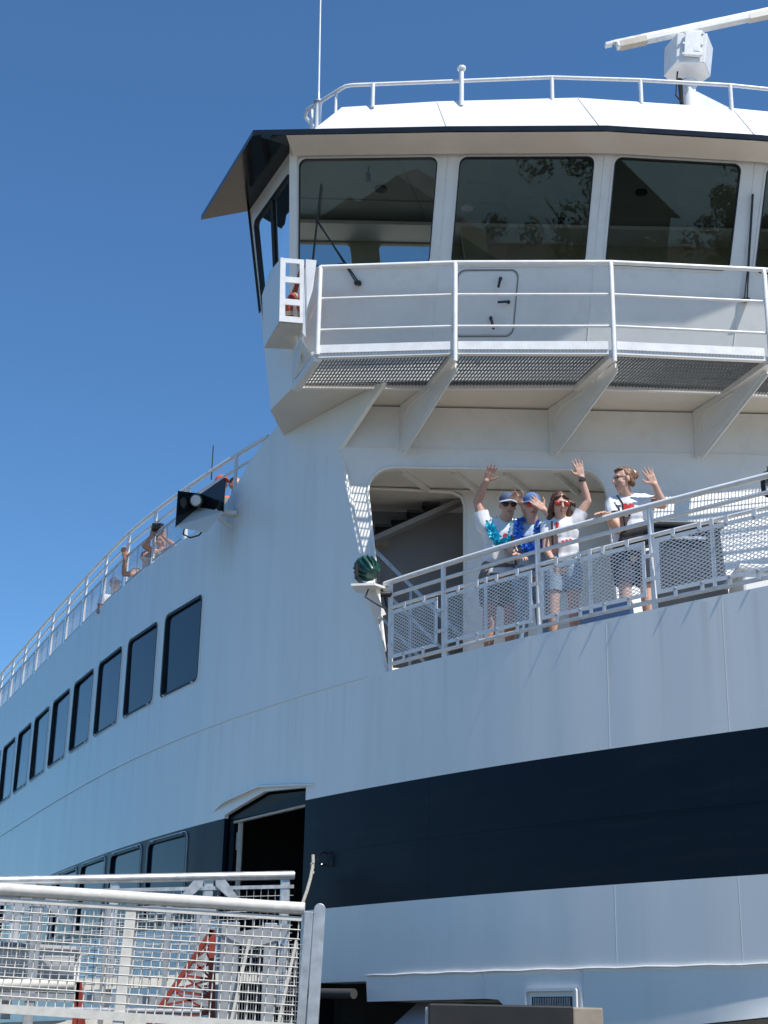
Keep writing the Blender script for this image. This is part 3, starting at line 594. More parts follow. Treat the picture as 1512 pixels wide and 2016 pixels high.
# ------------------------------------------------------------------ roof
EV = [V(-2.48, 17.25, 10.2), V(-1.65, 15.28, 10.2), V(.67, 15.12, 10.2), V(2.53, 15.04, 10.2), V(4.38, 15.17, 10.2), V(6.4, 15.5, 10.2)]
EV = [V(p.x*.987, p.y*.987, 10.067) for p in EV]           # eave edge scaled about the camera: it droops a little below the wall head
IW = [STL, T_[0], T_[1], T_[2], T_[3], T_[4]]
mb = MB(); mb.slab([(p.x, p.y) for p in IW]+[(6.6, 17.5), (-1.72, 17.5)], 10.205, 10.262); roof = mb.build('roof', 'black', F)
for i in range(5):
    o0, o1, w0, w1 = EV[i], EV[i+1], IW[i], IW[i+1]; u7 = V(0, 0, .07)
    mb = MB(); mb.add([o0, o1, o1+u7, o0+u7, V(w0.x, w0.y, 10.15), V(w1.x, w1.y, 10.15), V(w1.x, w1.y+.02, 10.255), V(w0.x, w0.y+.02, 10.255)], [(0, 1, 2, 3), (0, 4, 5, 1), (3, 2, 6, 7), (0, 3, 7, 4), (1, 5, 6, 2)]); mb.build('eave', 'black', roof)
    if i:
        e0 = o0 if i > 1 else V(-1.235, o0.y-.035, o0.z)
        mb = MB(); mb.add([w0+V(0, -.012, -.13), w1+V(0, -.012, -.13), o1+V(0, .02, -.003), e0+V(0, .02, -.003)], [(0, 1, 2, 3)]); mb.build('head_panel', 'soffit', roof)  # cream and outward tilt put the shade under the eave into this band
RB = [V(-1.45, 17.5, 10.27), V(-1.06, 15.42, 10.27), V(.68, 15.27, 10.27), V(2.52, 15.19, 10.27), V(4.4, 15.32, 10.27), V(6.4, 15.65, 10.27)]
RT = [V(-.95, 17.5, 10.95), V(-.62, 15.75, 10.94), V(.55, 15.69, 11.01), V(2.28, 15.64, 11.07), V(4.2, 15.72, 11.02), V(6.2, 15.9, 10.97)]
for i in range(5): mb = MB(); mb.add([RB[i], RB[i+1], RT[i+1], RT[i]], [(0, 1, 2, 3)]); mb.build('roof_panel', 'roof', roof)
mb = MB(); mb.add(RT+[V(6.2, 17.6, 11.1)], [(0, 1, 2, 3, 4, 5, 6)]); mb.build('roof_top', 'roof', roof)
mb = MB()
for i in (2, 3, 4): mb.tube([RB[i]+V(0, -.004, .01), RT[i]+V(0, -.004, 0)], .005, 5)
mb.build('roof_seam', 'roof', roof, True)
rl = [V(-.9, 16.75, 11.2), V(-1.02, 16.55, 11.2), V(-1.11, 16.35, 11.2), V(-1.08, 16.2, 11.2), V(-.66, 15.76, 11.2), V(-.58, 15.71, 11.22), V(-.5, 15.7, 11.23), V(.86, 15.68, 11.31), V(1.97, 15.64, 11.36), V(3.07, 15.66, 11.36), V(4.19, 15.7, 11.34), V(6.1, 15.9, 11.3)]
mb = MB(); mb.tube(rl, .024, 10); rr_ = mb.build('roof_rail', 'rail', F, True)
for x, y, z0, z1, r in ((-1.02, 16.2, 10.6, 11.2, .024), (-.7, 15.8, 10.85, 11.18, .02), (-.24, 15.68, 10.9, 11.24, .024), (1.97, 15.64, 11.0, 11.36, .024), (3.07, 15.66, 11.0, 11.36, .024), (4.19, 15.7, 10.95, 11.34, .024), (5.4, 15.8, 10.95, 11.3, .024)):
    mb = MB(); mb.tube([(x, y, z0), (x, y, z1)], r, 10); mb.build('post', 'rail', rr_, True)
mb = MB(); mb.tube([(.85, 15.62, 10.9), (.85, 15.62, 11.43)], .03, 10); mb.lathe((.85, 15.62, 11.42), (0, 0, 1), [(0, .03), (.015, .055), (.045, .055), (.055, .02)], 14); mb.build('vent_pole', 'rail', F, True)
# whip antenna
mb = MB(); mb.tube([(-.93, 16.05, 10.55), (-.93, 16.05, 11.2)], .042, 12); an = mb.build('antenna', 'rail', F, True)
mb = MB(); mb.lathe((-.93, 16.05, 11.2), (0, 0, 1), [(0, .045), (.01, .06), (.03, .06), (.04, .02), (.14, .018), (.16, .012)], 12); mb.build('antenna_base', 'galv', an, True)
mb = MB(); mb.tube([(-.93, 16.05, 11.3), (-.97, 16.05, 13.6)], .012, 8, r2=.008); mb.build('whip', 'rail', an, True)
# radar: pedestal, faceted gearbox, scanner bar
ry = 17.2
mb = MB(); mb.tube([(4.02, ry, 10.9), (4.02, ry, 12.42)], .1, 18); mb.lathe((4.02, ry, 12.38), (0, 0, 1), [(0, .105), (.03, .13), (.07, .13), (.1, .09)], 18); rad = mb.build('radar', 'rail', F, True)
mb = MB(); mb.prism([(4.12, ry, 12.32), (4.12, ry, 12.0), (4.75, ry, 11.95)], (0, .015, 0)); mb.build('gusset', 'rail', rad)
gx = [(3.9, 16.98, 12.66), (4.30, 16.98, 12.62), (4.41, 17.3, 12.56), (3.72, 17.3, 12.60)]
mb = MB(); hh = [.50, .50, .40, .48]
ax = V(1, -.05, -.1).normalized(); ay = V(.05, 1, 0).normalized(); az = ax.cross(ay)
c0 = V(4.05, 17.2, 12.86)
pr = [(-.33, .12), (-.2, -.22), (.2, -.26), (.33, .05), (.2, .26), (-.2, .26)]
lo = [c0+ax*a*.95+ay*b*.95-az*.25 for a, b in pr]; hi = [c0+ax*a+ay*b+az*.22 for a, b in pr]
mb.add(lo+hi, [(5, 4, 3, 2, 1, 0), (6, 7, 8, 9, 10, 11)]+[(i, (i+1) % 6, 6+(i+1) % 6, 6+i) for i in range(6)]); mb.build('gearbox', 'rail', rad, bevel=.012)
mb = MB(); mb.box(c0+ay*-.275+az*.02+ax*.02, (.24, .04, .4), (ax, ay, az)); mb.build('access_cover', 'rail', rad, bevel=.01)
mb = MB()
for a, b in ((-.11, .18), (.14, .18), (-.11, -.17), (.14, -.17), (-.11, 0), (.14, 0)): mb.box(c0+ax*a+ay*-.298+az*b, (.03, .02, .03), (ax, ay, az))
mb.build('catch', 'galv', rad, kind='stuff')
mb = MB(); mb.box(c0+ay*-.297+ax*.07+az*-.08, (.08, .006, .06), (ax, ay, az)); mb.build('plate_label', 'alu', rad)
mb = MB(); mb.tube([c0+az*.2, c0+az*.33], .08, 14); mb.box(c0+az*.36+ax*.05, (.22, .16, .08), (ax, ay, az)); mb.build('turntable', 'rail', rad, True)
p, q = V(2.95, 17.2, 12.99), V(5.6, 17.2, 13.72); dv = (q-p).normalized(); cu = V(0, -1, 0).cross(dv)
if cu.z < 0: cu = -cu
mb = MB(); mb.bar(p+dv*.12, q-dv*.12, .11, .085, up=cu); mb.build('scanner_bar', 'rail', rad, bevel=.012)
mb = MB(); mb.bar(p+cu*.065+dv*.05, q+cu*.065-dv*.05, .07, .05, up=cu); mb.build('scanner_face', 'alu', rad, bevel=.01)
for t, u in ((.06, .2), (.74, .96)): mb = MB(); mb.bar(p.lerp(q, t)-cu*.005, p.lerp(q, u)-cu*.005, .114, .088, up=cu); mb.build('scanner_window', 'beige' if t < .5 else 'soffit', rad)
mb = MB(); mb.box(p+dv*.02+cu*.05, (.1, .09, .05), (dv, V(0, 1, 0), cu)); mb.build('scanner_end', 'lens', rad, bevel=.01)
mb = MB(); mb.tube([(3.86, 17.1, 12.55), (3.8, 17.0, 12.1), (3.9, 17.05, 12.0), (3.9, 17.05, 12.4)], .012, 6); mb.tube([(3.88, 17.08, 12.42), (3.9, 17.05, 11.4)], .03, 6); mb.build('cable', 'rubber', rad, True)

# ------------------------------------------------------------------ equipment rack on the wheelhouse wing, with the orange buoy inside
mb = MB(); rk = [(-1.25, 15.4, 8.63), (-1.42, 15.9, 8.72), (-1.53, 16.2, 8.55), (-1.47, 16.2, 7.85), (-1.2, 15.42, 7.80)]
mb.prism(rk, (.015, .005, 0)); rack = mb.build('buoy_rack', 'hull', F)
def lad(a, b, d): return V(-1.24, 15.39, 7.8)+V(.275, 0, -.02)*a+V(-.02, 0, .82)*b+V(0, d, 0)
plate('rack_front', [(0, 0), (1.02, 0), (1, 1), (0, 1)], [[(.24, .09), (.86, .09), (.84, .27), (.23, .27)], [(.23, .36), (.84, .36), (.83, .62), (.22, .62)], [(.22, .71), (.82, .71), (.82, .93), (.22, .93)]], lad, 'rail', rack, .02)
mb = MB(); mb.prism([(-.965, 15.38, 8.6), (-.84, 15.36, 8.58), (-.87, 15.36, 8.2), (-.93, 15.36, 7.95), (-.93, 15.38, 7.6), (-.97, 15.39, 7.66)], (0.0, .015, 0)); mb.build('side_plate', 'rail', rack)
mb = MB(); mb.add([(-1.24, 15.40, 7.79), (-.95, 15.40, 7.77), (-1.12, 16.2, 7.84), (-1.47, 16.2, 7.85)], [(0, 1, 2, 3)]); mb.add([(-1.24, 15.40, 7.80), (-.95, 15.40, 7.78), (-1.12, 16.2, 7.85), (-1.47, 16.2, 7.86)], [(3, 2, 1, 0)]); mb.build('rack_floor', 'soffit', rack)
mb = MB(); mb.bar((-1.28, 16.0, 7.85), (-1.0, 15.5, 8.6), .05, .03); mb.build('brace', 'red', rack)
mb = MB(); mb.prism([(-1.0, 15.42, 7.62), (-1.12, 16.15, 7.8), (-1.1, 16.15, 7.42), (-.86, 15.5, 7.42)], (.014, 0, 0)); mb.prism([(-.95, 15.4, 7.78), (-1.05, 15.75, 7.82), (-1.02, 15.72, 7.42)], (.014, .004, 0)); mb.build('gusset', 'white', rack)

XF = None
# ------------------------------------------------------------------ foredeck rail with expanded-metal panels
def up_rail(s, z, d): return hm(s, z, d+.03)
SP = [.02, .85, 2.14, 3.45, 4.75, 6.05, 7.35]
sr = [.02+.14*k for k in range(59)]
mb = MB()
for z, r in ((4.68, .028), (4.53, .02), (4.395, .02), (3.78, .02)): mb.tube([up_rail(s-(.1 if (z > 4.6 and s < .1) else 0), z, 0) for s in sr], r, 10)
dr = mb.build('foredeck_rail', 'rail', F, True)
for s in SP:
    mb = MB(); mb.tube([up_rail(s, 3.62, .02), up_rail(s, 4.66, 0)], .027, 10); mb.build('post', 'rail', dr, True)
for i in range(6):
    a0, a1 = SP[i]+.06, SP[i+1]-.05
    if i == 0: a0 += .0
    z0, z1 = 3.845, 4.325; pm = lambda a, b, d: up_rail(a, b, d-.035)
    stl = [] if i == 0 else [a0+(a1-a0)*.49]
    mb = MB(); n = 10; w = .037
    def strip(p, q):                                     # flat bar following the hull curve
        for k in range(n):
            t0, t1 = k/n, (k+1)/n; A0 = (p[0]+(q[0]-p[0])*t0, p[1]+(q[1]-p[1])*t0); A1 = (p[0]+(q[0]-p[0])*t1, p[1]+(q[1]-p[1])*t1)
            hz = abs(q[0]-p[0]) > abs(q[1]-p[1]); oa, ob = (0, w/2) if hz else (w/2, 0)
            mb.add([pm(A0[0]-oa, A0[1]-ob, e) for e in (0, .008)]+[pm(A0[0]+oa, A0[1]+ob, e) for e in (0, .008)]+[pm(A1[0]-oa, A1[1]-ob, e) for e in (0, .008)]+[pm(A1[0]+oa, A1[1]+ob, e) for e in (0, .008)],
                   [(0, 2, 6, 4), (1, 5, 7, 3), (0, 4, 5, 1), (2, 3, 7, 6), (0, 1, 3, 2), (4, 6, 7, 5)])
    strip((a0, z1), (a1, z1)); strip((a0, z0), (a1, z0)); strip((a0+w/2, z0), (a0+w/2, z1)); strip((a1-w/2, z0), (a1-w/2, z1))
    for s in stl: strip((s, z0-.06), (s, z1+.08))
    nt_ = 2 if i == 0 else 4; ts = [a0+(a1-a0)*(k+.7)/(nt_+.4) for k in range(nt_)]
    for s in ts: strip((s, z1), (s, 4.4)); strip((s, 3.77), (s, z0))
    for z in (3.98, 4.2): strip((a0-.05, z), (a0+.02, z)); strip((a1-.02, z), (a1+.05, z))
    pf = mb.build('panel', 'rail', dr)
    mb = expanded(pm, a0+w, a1-w, z0+.02, z1-.02, .066, .0175, .0075, .003); mb.build('expanded_metal', 'rail', pf, kind='stuff')
    mb = MB()
    for s in ts:
        for z in (z1, z0): mb.lathe(pm(s, z, -.001), (-.65, -.75, 0), [(0, .014), (.012, .013), (.016, .006)], 8)
    mb.build('bolt', 'galv', pf, True, kind='stuff')

# ------------------------------------------------------------------ upper deck rail
def zt(s): return 7.27 if s > -2.8 else (7.46 if s < -8 else 7.27+.19*(-2.8-s)/5.2)
UP = [-3.62, -5.2]+[-6.53-1.31*k for k in range(22)]
us = [-2.75-.4*k for k in range(85)]
mb = MB()
mb.tube([hm(s, zt(s), .1) for s in us], .027, 8); mb.tube([hm(s, zt(s)-.2, .1) for s in us[0:]], .019, 8); mb.tube([hm(s, zt(s)-.36, .1) for s in us[6:]], .017, 8); mb.tube([hm(s, 6.56, .1) for s in us[7:]], .017, 8)
ur = mb.build('upper_deck_rail', 'rail', F, True)
for s in UP: mb = MB(); mb.tube([hm(s, 6.4, .1), hm(s, zt(s), .1)], .025, 8); mb.build('post', 'rail', ur, True)
for i in range(1, 20):
    a1, a0 = UP[i]-.08, UP[i+1]+.08; mb = MB(); zz = zt(a0)-.42
    pm = lambda a, b, d: hm(a, b, .07+d)
    for b in (6.6, zz): mb.bar(pm(a0, b, 0), pm(a1, b, 0), .008, .035)
    for a in (a0, (a0+a1)/2, a1): mb.bar(pm(a, 6.6, 0), pm(a, zz, 0), .035, .008, up=(1, 0, 0))
    pf = mb.build('panel', 'galv', ur); mb = expanded(pm, a0, a1, 6.6, zz, .08, .026, .006, .003); mb.build('expanded_metal', 'galv', pf, kind='stuff')
mb = MB(); p = hm(-4.4, 7.2, .1); mb.tube([p, p+V(0, 0, .5)], .008, 6); mb.build('aerial', 'rubber', F)

# ------------------------------------------------------------------ floodlights
# hooded lamp on the hull side
hc = V(-2.36, 17.85, 6.42)
LA, LB, LC, LD = V(-2.60, 17.75, 6.585), V(-2.37, 18.15, 6.70), V(-2.385, 18.15, 6.50), V(-2.60, 17.75, 6.10)
RA, RC, RF = V(-2.02, 17.75, 6.76), V(-2.02, 17.75, 6.31), V(-2.205, 17.6, 5.98)
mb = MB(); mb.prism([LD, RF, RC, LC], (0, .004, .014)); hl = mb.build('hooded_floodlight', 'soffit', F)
mb = MB(); mb.prism([LA, LB, LC, LD], (-.012, .006, 0)); mb.build('shield', 'black', hl)
mb = MB(); mb.prism([LB, RA+V(-.02, .02, .02), RA, RC, LC], (.006, .012, 0)); mb.build('shield', 'black', hl)
mb = MB(); mb.lathe((-2.37, 18.05, 6.56), (-.2, -1, -.3), [(0, .03), (.03, .07), (.1, .085), (.14, .085)], 16); mb.build('lamp', 'green', hl, True)
mb = MB(); mb.lathe((-2.398, 17.912, 6.519), (-.2, -1, -.3), [(0, .07), (.01, .06)], 16); mb.build('lens', 'lens', hl, True)
mb = MB(); mb.bar(hm(-3.35, 6.38, 0), (-2.15, 17.9, 6.36), .12, .05); mb.bar(hm(-3.4, 6.2, 0), (-2.15, 17.85, 6.3), .03, .03); mb.build('arm', 'white', hl)
mb = MB(); mb.tube([(-2.5, 17.9, 6.25), (-2.52, 17.85, 6.04), (-2.42, 17.8, 5.98), (-2.32, 17.85, 6.03), (-2.2, 17.95, 6.25)], .01, 6); mb.build('cable', 'rubber', hl, True)
# ribbed searchlights: body with cooling fins, yoke, shelf
def searchlight(c, ax, shelf):
    c, ax = V(c), V(ax).normalized(); mb = MB()
    mb.lathe(c, ax, [(-.12, .045), (-.11, .075), (-.04, .1), (.06, .11), (.1, .115), (.11, .105)], 20); o = mb.build('searchlight', 'green', F, True)
    a = V(0, 0, 1).cross(ax).normalized(); b = ax.cross(a)
    for k in range(14):
        t = 2*math.pi*k/14; r = a*math.cos(t)+b*math.sin(t); mb = MB()
        mb.add([c+ax*-.125+r*.07+ax.cross(r)*e for e in (-.006, .006)]+[c+ax*-.05+r*.128+ax.cross(r)*e for e in (-.006, .006)]+[c+ax*.08+r*.137+ax.cross(r)*e for e in (-.006, .006)]+[c+ax*.08+r*.1+ax.cross(r)*e for e in (-.006, .006)],
               [(0, 2, 4, 6), (1, 7, 5, 3), (0, 1, 3, 2), (2, 3, 5, 4), (4, 5, 7, 6)]); mb.build('fin', 'green', o)
    mb = MB(); mb.bar(c+a*.15+V(0, 0, .03), c+a*.15+V(0, 0, -.12), .04, .012, up=ax); mb.bar(c-a*.15+V(0, 0, .03), c-a*.15+V(0, 0, -.12), .04, .012, up=ax); mb.bar(c+a*.16+V(0, 0, -.12), c+a*.05+V(0, 0, -.19), .04, .012, up=ax); mb.bar(c-a*.16+V(0, 0, -.12), c-a*.05+V(0, 0, -.19), .04, .012, up=ax); mb.box(c+V(0, 0, -.19), (.14, .06, .014)); mb.build('yoke', 'rubber', o)
    if shelf: mb = MB(); mb.slab([(c.x-.17, c.y-.12), (c.x+.08, c.y-.16), (c.x+.25, c.y+.02), (c.x+.1, c.y+.2), (c.x-.12, c.y+.12)], c.z-.225, c.z-.2); mb.build('shelf', 'white', o)
    return o
searchlight((-.165, 15.35, 4.84), (-.45, .55, .65), True)
mb = MB(); mb.tube([(-.1, 15.4, 4.7), (.0, 15.35, 4.6), (.03, 15.3, 4.5), (.05, 15.3, 4.4)], .012, 6); mb.tube([(-.15, 15.3, 4.6), (-.18, 15.25, 4.5), (-.05, 15.25, 4.42), (.05, 15.2, 4.35)], .009, 6); mb.lathe((-.02, 15.25, 4.53), (1, 0, .1), [(0, .03), (.1, .035), (.12, .02)], 10); mb.build('lamp_cable', 'rubber', F, True)
mb = MB(); mb.bar((-.12, 15.4, 4.6), (.0, 15.45, 4.35), .02, .1); mb.build('shelf_knee', 'white', F)
searchlight((3.43, 12.15, 4.75), (.6, .75, .1), False)
for p in ((-.02, 15.33, 4.45),): pass

bpy.context.view_layer.update()
# ------------------------------------------------------------------ people
def sphere_pts(c, r, n=12, m=8, ax=None):
    X, Y, Z = ax if ax else (V(1, 0, 0), V(0, 1, 0), V(0, 0, 1)); vs = []; fs = []
    rx, ry, rz = r if isinstance(r, (tuple, list)) else (r, r, r)
    vs.append(c+Z*rz)
    for i in range(1, m):
        t = math.pi*i/m
        for k in range(n): p = 2*math.pi*k/n; vs.append(c+X*(rx*math.sin(t)*math.cos(p))+Y*(ry*math.sin(t)*math.sin(p))+Z*(rz*math.cos(t)))
    vs.append(c-Z*rz); L = len(vs)-1
    for k in range(n): fs.append((0, 1+k, 1+(k+1) % n))
    for i in range(m-2):
        for k in range(n): fs.append((1+i*n+k, 1+(i+1)*n+k, 1+(i+1)*n+(k+1) % n, 1+i*n+(k+1) % n))
    for k in range(n): fs.append((L, 1+(m-2)*n+(k+1) % n, 1+(m-2)*n+k))
    return vs, fs
class Prims:
    def __init__(s): s.mb = MB()
    def e(s, c, r, ax=None): s.mb.add(*sphere_pts(V(c), r, ax=ax)); return s
    def c(s, p, r, q, t):
        p, q = V(p), V(q); s.mb.add(*sphere_pts(p, r)); s.mb.add(*sphere_pts(q, t))
        if (q-p).length > 1e-4: s.mb.tube([p, q], r, 12, r2=t)
        return s
    def chain(s, pts): 
        for (p, r), (q, t) in zip(pts, pts[1:]): s.c(p, r, q, t)
        return s
def blob(name, prims, voxel, mat, parent, smooth=3, cut=None, wrinkle=0, wf=9.0, hollow=0):
    """Union of the primitives as one continuous smoothed skin."""
    me = bpy.data.meshes.new('tmp'); me.from_pydata(prims.mb.v, [], prims.mb.f)
    bm = bmesh.new(); bm.from_mesh(me); bmesh.ops.recalc_face_normals(bm, faces=bm.faces); bm.to_mesh(me); bm.free()
    o = bpy.data.objects.new('tmp', me); COL.objects.link(o)
    r = o.modifiers.new('r', 'REMESH'); r.mode = 'VOXEL'; r.voxel_size = voxel; r.adaptivity = 0
    sm = o.modifiers.new('s', 'SMOOTH'); sm.factor = .5; sm.iterations = smooth
    dg = bpy.context.evaluated_depsgraph_get(); m2 = bpy.data.meshes.new_from_object(o.evaluated_get(dg))
    bpy.data.objects.remove(o); bpy.data.meshes.remove(me)
    bm = bmesh.new(); bm.from_mesh(m2)
    if wrinkle:
        bm.normal_update()
        for v in bm.verts:
            n = noise.noise(v.co*wf)+.6*noise.noise(V(v.co.x*wf*2.2, v.co.y*wf*2.2, v.co.z*wf*.9)); v.co = v.co+v.normal*(n*wrinkle)
    if cut: bmesh.ops.delete(bm, geom=[v for v in bm.verts if cut(v.co)], context='VERTS')
    bm.to_mesh(m2); bm.free(); m2.name = name; m2.materials.clear(); m2.materials.append(M[mat]); m2.shade_smooth()
    o = bpy.data.objects.new(name, m2); COL.objects.link(o); o.parent = parent
    return o
def hand(P, wr, d, n, th, s=1.0, curl=.25, spread=.13):
    """palm, four fingers of unequal length and a thumb; d towards the fingertips, n palm normal, th towards the thumb"""
    wr, d, n = V(wr), V(d).normalized(), V(n); n = (n-d*n.dot(d)).normalized(); l = d.cross(n); l = l if l.dot(V(th)) > 0 else -l
    for k in (-1, 0, 1): P.c(wr+l*(k*.016*s), .016*s, wr+d*(.078*s)+l*(k*.027*s), .0155*s)
    for k, L in ((-1.5, .062), (-.5, .08), (.5, .087), (1.5, .076)):
        r0 = wr+d*(.088*s)+l*(k*.0215*s); dd = (d+l*(k*spread)).normalized(); m = r0+(dd+n*curl*.5).normalized()*(L*.5*s); e = m+(dd+n*curl*1.4).normalized()*(L*.55*s)
        P.chain([(r0, .0105*s), (m, .0095*s), (e, .0078*s)])
    t0 = wr+d*(.028*s)+l*(.034*s); t1 = t0+(d*.55+l*.8+n*.2).normalized()*(.042*s); t2 = t1+(d*.85+l*.4+n*.2).normalized()*(.034*s)
    P.chain([(t0, .015*s), (t1, .0115*s), (t2, .009*s)])
def head_axes(look):
    f = V(look).normalized(); r = f.cross(V(0, 0, 1)).normalized(); u = r.cross(f); return r, f, u
def add_head(P, c, look, s=1.0):
    r, f, u = head_axes(look); c = V(c); ax = (r, -f, u); q = lambda x, y, z: c+r*(x*s)+f*(y*s)+u*(z*s)
    P.e(q(0, -.012, .03), (.076*s, .094*s, .095*s), ax); P.e(q(0, .02, -.03), (.064*s, .072*s, .085*s), ax)
    P.e(q(0, .045, -.085), (.04*s, .038*s, .035*s), ax); P.c(q(0, .088, .018), .011*s, q(0, .108, -.022), .015*s)
    P.e(q(.0, .076, .035), (.055*s, .02*s, .014*s), ax)
    for k in (-1, 1): P.e(q(.077*k, -.005, -.005), (.011*s, .022*s, .032*s), ax); P.e(q(.04*k, .058, -.025), (.024*s, .022*s, .022*s), ax)
    return q, ax
def person(label, group, base, z0, head, look, shl, shr, hip, armL, armR, skin='skin', shirt='tee', pants='greycloth', pants_end=.45, hem=None, build=1.0, voxel=.008, seated=None, sleeve=.55, hs=1.06, shoes='console'):
    o = thing('person', label, 'person', group=group); z0 = z0; head, shl, shr, hip = V(head), V(shl), V(shr), V(hip); b = build
    ch = (shl+shr)/2; side = (shr-shl).normalized(); bk = V(0, 0, 1).cross(side).normalized()
    sp = lambda t: ch.lerp(hip, t)
    P = Prims(); q, ax = add_head(P, head, look, hs)
    P.c(ch+V(0, 0, .0), .062*b, head+V(0, 0, -.07), .052*b)
    P.e(sp(.25), (.155*b, .1*b, .17*b), (side, bk, V(0, 0, 1))); P.e(sp(.62), (.145*b, .098*b, .16*b), (side, bk, V(0, 0, 1))); P.e(hip+V(0, 0, -.02), (.155*b, .108*b, .12*b), (side, bk, V(0, 0, 1)))
    P.c(ch, .07*b, shl, .055*b); P.c(ch, .07*b, shr, .055*b)
    for a, s0 in ((armL, shl), (armR, shr)):
        el, wr, d, n, th, curl = a; P.chain([(s0, .052*b), ((s0+V(el))*.5, .046*b), (el, .039*b), (V(el).lerp(V(wr), .35), .038*b), (wr, .026*b)]); hand(P, wr, d, n, th, hs, curl)
    legs = []
    for k in (-1, 1):
        h0 = hip+side*(.085*b*k)+V(0, 0, -.06)
        if seated: kn = h0+V(seated)*.4+V(0, 0, .02); an = kn+V(0, 0, -(kn.z-z0-.08)); 
        else:
            an = V(base[0], base[1], z0+.08)+side*(.11*k)+V(0, .02*k, 0); kn = (h0+an)/2+V(0, -.025, .03)
        legs.append((h0, kn, an)); P.chain([(h0, .088*b), (h0.lerp(kn, .5), .075*b), (kn, .055*b), (kn.lerp(an, .35), .056*b), (an, .036*b)])
        fd = V(seated).normalized() if seated else V(-.1*k, -1, 0).normalized(); P.chain([(an+V(0, 0, -.04)-fd*.04, .036), (an+fd*.13+V(0, 0, -.05), .03)])
    body = blob('body', P, voxel, skin, o, 2)
    # shirt
    hemz = hem if hem is not None else hip.z-.03
    S = Prims(); S.e(sp(.2), (.172*b, .118*b, .17*b), (side, bk, V(0, 0, 1))); S.e(sp(.6), (.168*b, .122*b, .2*b), (side, bk, V(0, 0, 1))); S.e(V(hip.x, hip.y, hemz), (.178*b, .132*b, .14*b), (side, bk, V(0, 0, 1)))
    S.c(ch+V(0, 0, .02), .07*b, shl, .068*b); S.c(ch+V(0, 0, .02), .07*b, shr, .068*b); S.e(ch+V(0, 0, .035), (.07*b, .065*b, .035*b))
    sl = []
    for a, s0 in ((armL, shl), (armR, shr)):
        e = V(a[0]); S.c(s0, .07*b, s0.lerp(e, sleeve+.1), .064*b); sl.append((s0, e))
    nk = ch+V(0, 0, .055)
    def cut(p):
        if p.z < hemz: return True
        if (p-nk).length < .062*b and p.z > nk.z-.01: return True
        for s0, e in sl:
            ax_ = e-s0; L = ax_.length; t = (p-s0).dot(ax_)/L
            if t > L*sleeve and (p-s0-ax_.normalized()*t).length < .13: return True
        return False
    sh = blob('shirt', S, voxel*1.15, shirt, o, 4, cut, .009, 9.0)
    # shorts or trousers
    T = Prims(); T.e(hip+V(0, 0, .03), (.172*b, .125*b, .15*b), (side, bk, V(0, 0, 1)))
    for h0, kn, an in legs:
        en = h0.lerp(kn, min(1, pants_end*2)) if pants_end <= .5 else kn.lerp(an, (pants_end-.5)*2)
        if pants_end <= .5: T.c(h0, .104*b, en, .088*b)
        else: T.chain([(h0, .1*b), (kn, .07*b), (en, .056*b)])
    ez = (legs[0][0].lerp(legs[0][1], min(1, pants_end*2))).z if pants_end <= .5 else -99
    blob('shorts' if pants_end <= .5 else 'trousers', T, voxel*1.15, pants, o, 3, (lambda p: p.z < ez) if not seated else None, .004, 10)
    if not seated:
        for h0, kn, an in legs:
            Q = Prims(); fd = V(0, -1, 0); Q.chain([(an+V(0, 0, -.035)-fd*.05, .048), (an+fd*.15+V(0, 0, -.05), .04)]); Q.c(an+V(0, 0, -.03), .05, an+V(0, 0, .0), .048)
            blob('shoe', Q, .011, shoes, o, 2)
    # mouth
    mb = MB(); mb.add(*sphere_pts(q(0, .086, -.058), (.022*hs, .008*hs, .007*hs), 10, 6, ax)); mb.build('mouth', 'lip', o, True)
    return o, q, ax, sh, hs
def eyes(o, q, ax, s):
    for k in (-1, 1):
        mb = MB(); mb.add(*sphere_pts(q(.031*k, .075, .014), (.011*s, .006*s, .006*s), 10, 6, ax)); mb.build('eye', 'haird', o, True)
def sunglasses(o, q, ax, s, mat):
    mb = MB()
    for k in (-1, 1): mb.add(*sphere_pts(q(.036*k, .083, .012), (.037*s, .014*s, .024*s), 12, 8, ax))
    g = mb.build('sunglasses', mat, o, True)
    mb = MB(); mb.tube([q(-.075, 0, .018), q(-.07, .06, .02), q(-.035, .094, .024), q(.035, .094, .024), q(.07, .06, .02), q(.075, 0, .018)], .004*s, 6); mb.build('frame', 'console', g, True)
def cap(o, q, ax, s, mat, brim):
    r, nf, u = ax; mb = MB(); n = 18; vs = []; fs = []; rows = 7
    for i in range(rows):
        t = (math.pi/2)*i/(rows-1)
        for k in range(n):
            p = 2*math.pi*k/n; vs.append(q(.087*math.cos(t)*math.cos(p), -.012+.103*math.cos(t)*math.sin(p), .052+.085*math.sin(t)))
    for i in range(rows-1):
        for k in range(n): fs.append((i*n+k, i*n+(k+1) % n, (i+1)*n+(k+1) % n, (i+1)*n+k))
    mb.add(vs, fs); c = mb.build('cap', mat, o, True)
    mb = MB(); vs = []; m = 12
    for i, e in enumerate((0, .035, .07)):
        for k in range(m+1):
            p = math.pi*(.08+.84*k/m); ww = .084+e*.15; vs.append(q(ww*math.cos(p), -.012+(.099+e)*math.sin(p)+.0, .056-.35*e*e*8+.006-.02*abs(math.cos(p))))
    N = len(vs); vs2 = [p-u*.006*s for p in vs]; fs = []
    for i in range(2):
        for k in range(m): a = i*(m+1)+k; fs += [(a, a+1, a+m+2, a+m+1), (N+a, N+a+m+1, N+a+m+2, N+a+1)]
    for k in range(m): a = 2*(m+1)+k; fs.append((a, a+1, N+a+1, N+a))
    mb.add(vs+vs2, fs); mb.build('brim', brim, c, True)
    mb = MB(); mb.lathe(q(0, -.012, .135), u, [(0, .008), (.005, .006)], 8); mb.build('button', mat, c)
